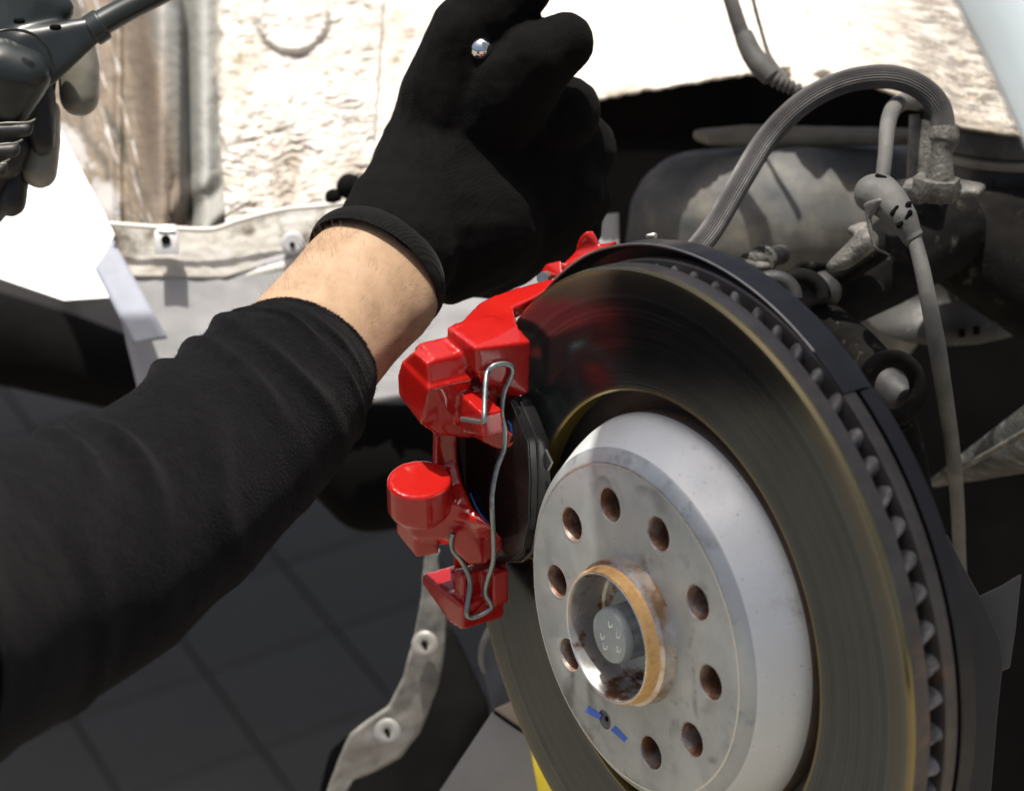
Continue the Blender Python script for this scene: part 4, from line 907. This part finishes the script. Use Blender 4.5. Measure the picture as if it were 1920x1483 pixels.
# ribbed cuff, rolled at the wrist
cq = [(699, 516, 1.184, 139), (704, 508, 1.186, 142), (710, 500, 1.188, 141), (716, 492, 1.190, 136), (724, 482, 1.193, 124), (732, 472, 1.196, 108)]
cc2 = catmull([(*P(x, y, d), r * d / F) for x, y, d, r in cq], 8); vs = []; fs = []; S = 96
rowsv = [(cc2[0], .94, .004), (cc2[0], .975, .0005)] + [(c, 1, 0) for c in cc2]
for c, k_, back in rowsv:
    p = Vector(c[:3]) + ax_arm * back
    for j in range(S): t = 2 * math.pi * j / S; vs.append(p + (side * math.cos(t) + dep * math.sin(t) * .82) * c[3] * k_)
for i in range(len(rowsv) - 1):
    for j in range(S): a = i * S + j; b = i * S + (j + 1) % S; fs.append((a, b, b + S, a + S))
cuff = mk('glove_cuff', vs, fs, cuff_m, person); cuff['label'] = 'elastic ribbed glove cuff'
gb = BVHTree.FromPolygons([glove.matrix_world @ v.co for v in glove.data.vertices], [tuple(p.vertices) for p in glove.data.polygons])
chrome = M('chrome', [(.75, .77, .78), (.82, .84, .85)], 10, rough=(.06, .1), metal=1)
dd = hit(gb, 905, 86, 1.18)
rat = empty('ratchet', P(905, 90, dd), 'chrome end of a ratchet peeking between the thumb and finger of the fist', 'ratchet')
fused('ratchet_head', chain((903, 92, dd + .003, 25)), .0009, chrome, rat, 3)
tube('ratchet_handle', [pt(905, 92, dd + .012, 18), pt(960, 230, 1.27, 18), pt(1010, 380, 1.30, 18)], chrome, rat, seg=20, sub=3)
# ================================================================ SECOND HAND with a black tool, top left
p2 = empty('person', P(60, 220, 1.25), 'black gloved hand holding a black tool in the top left corner', 'person')
gl2 = M('coated_glove', [(.012, .012, .012), (.022, .021, .020)], 120, rough=(.4, .6), bump=(300, .2, .0006))
tipm = M('glove_sunlit_coating', [(.16, .155, .125), (.24, .23, .19)], 60, rough=(.32, .5), bump=(260, .3, .0006))  # black rubber under sun, its pale sheen put into the colour
hand = fused('glove', ball_hull((-60, 60, 1.26, 120), (20, 120, 1.25, 90), (30, 200, 1.25, 70), (-80, 330, 1.26, 120), (0, 300, 1.26, 50)) + chain((60, 180, 1.235, 45), (78, 250, 1.235, 28), (80, 270, 1.235, 24)), .0022, gl2, p2, 4)
f1 = fused('finger', chain((140, 90, 1.26, 40), (148, 130, 1.26, 40), (149, 182, 1.26, 38)), .0015, tipm, p2, 3)
f2 = fused('finger', chain((88, 210, 1.245, 26), (80, 270, 1.245, 34), (75, 322, 1.245, 33)), .0015, tipm, p2, 3)
f3 = fused('finger', chain((40, 300, 1.25, 26), (25, 350, 1.25, 28), (20, 378, 1.25, 30)), .0015, gl2, p2, 3)
fused('finger', chain((-20, 240, 1.235, 40), (20, 270, 1.235, 40), (10, 300, 1.235, 38)), .0015, gl2, p2, 3)
for k, (y, x1) in enumerate(((232, 70), (271, 46), (308, 22))):        # knit bands between the fingers
    fused('glove_band', ball_hull((-30, y + 14, 1.205, 15), (x1 - 22, y + 12, 1.205, 14), (x1 - 12, y + 2, 1.205, 6)), .0012, gl2, p2, 2)
    tube('band_edge', [pt(-30, y + 4, 1.19, 2.2), pt(10, y - 1, 1.19, 2.2), pt(x1 - 18, y - 2, 1.192, 2.2), pt(x1 - 4, y - 9, 1.20, 1.5)], tipm, p2, seg=8, sub=4)
tool = empty('hand_tool', P(120, 80, 1.22), 'black plastic tool with a cone nose and long rod held at top left', 'tool')
toolm = M('tool_plastic', [(.012, .016, .016), (.020, .026, .026)], 30, rough=(.28, .42))
fused('tool_body', ball_hull((-60, 20, 1.22, 60), (60, 0, 1.22, 52), (110, 20, 1.22, 30), (20, 90, 1.215, 40)) + ball_hull((40, 80, 1.21, 30), (40, 110, 1.21, 26), (170, 50, 1.21, 18), (188, 62, 1.21, 12), (110, 130, 1.21, 16), (90, 150, 1.21, 14)), .0016, toolm, tool, 4)
fused('tool_trigger', ball_hull((0, 130, 1.205, 60), (50, 140, 1.205, 48), (20, 200, 1.21, 40)), .0016, toolm, tool, 3)
cyl('tool_collar', P(170, 60, 1.213), P(194, 44, 1.213), .0082, toolm, tool, bevel=.001)
tube('tool_rod', [pt(180, 50, 1.213, 25), pt(230, 22, 1.22, 24), pt(330, -28, 1.235, 22), pt(430, -80, 1.25, 22)], toolm, tool, seg=24, sub=3)
tube('tool_seam', [pt(-10, 62, 1.176, 3), pt(20, 56, 1.178, 3), pt(60, 64, 1.185, 3), pt(88, 90, 1.19, 3), pt(102, 130, 1.195, 3)], toolm, tool, seg=8, sub=4)
for x, y in ((36, 40), (104, 52)): fused('tool_screw', ball_hull((x - 6, y, 1.185, 6), (x + 6, y, 1.185, 6)), .0008, dark, tool, 1)
print('tris', sum(len(o.data.polygons) for o in bpy.data.objects if o.type == 'MESH'))
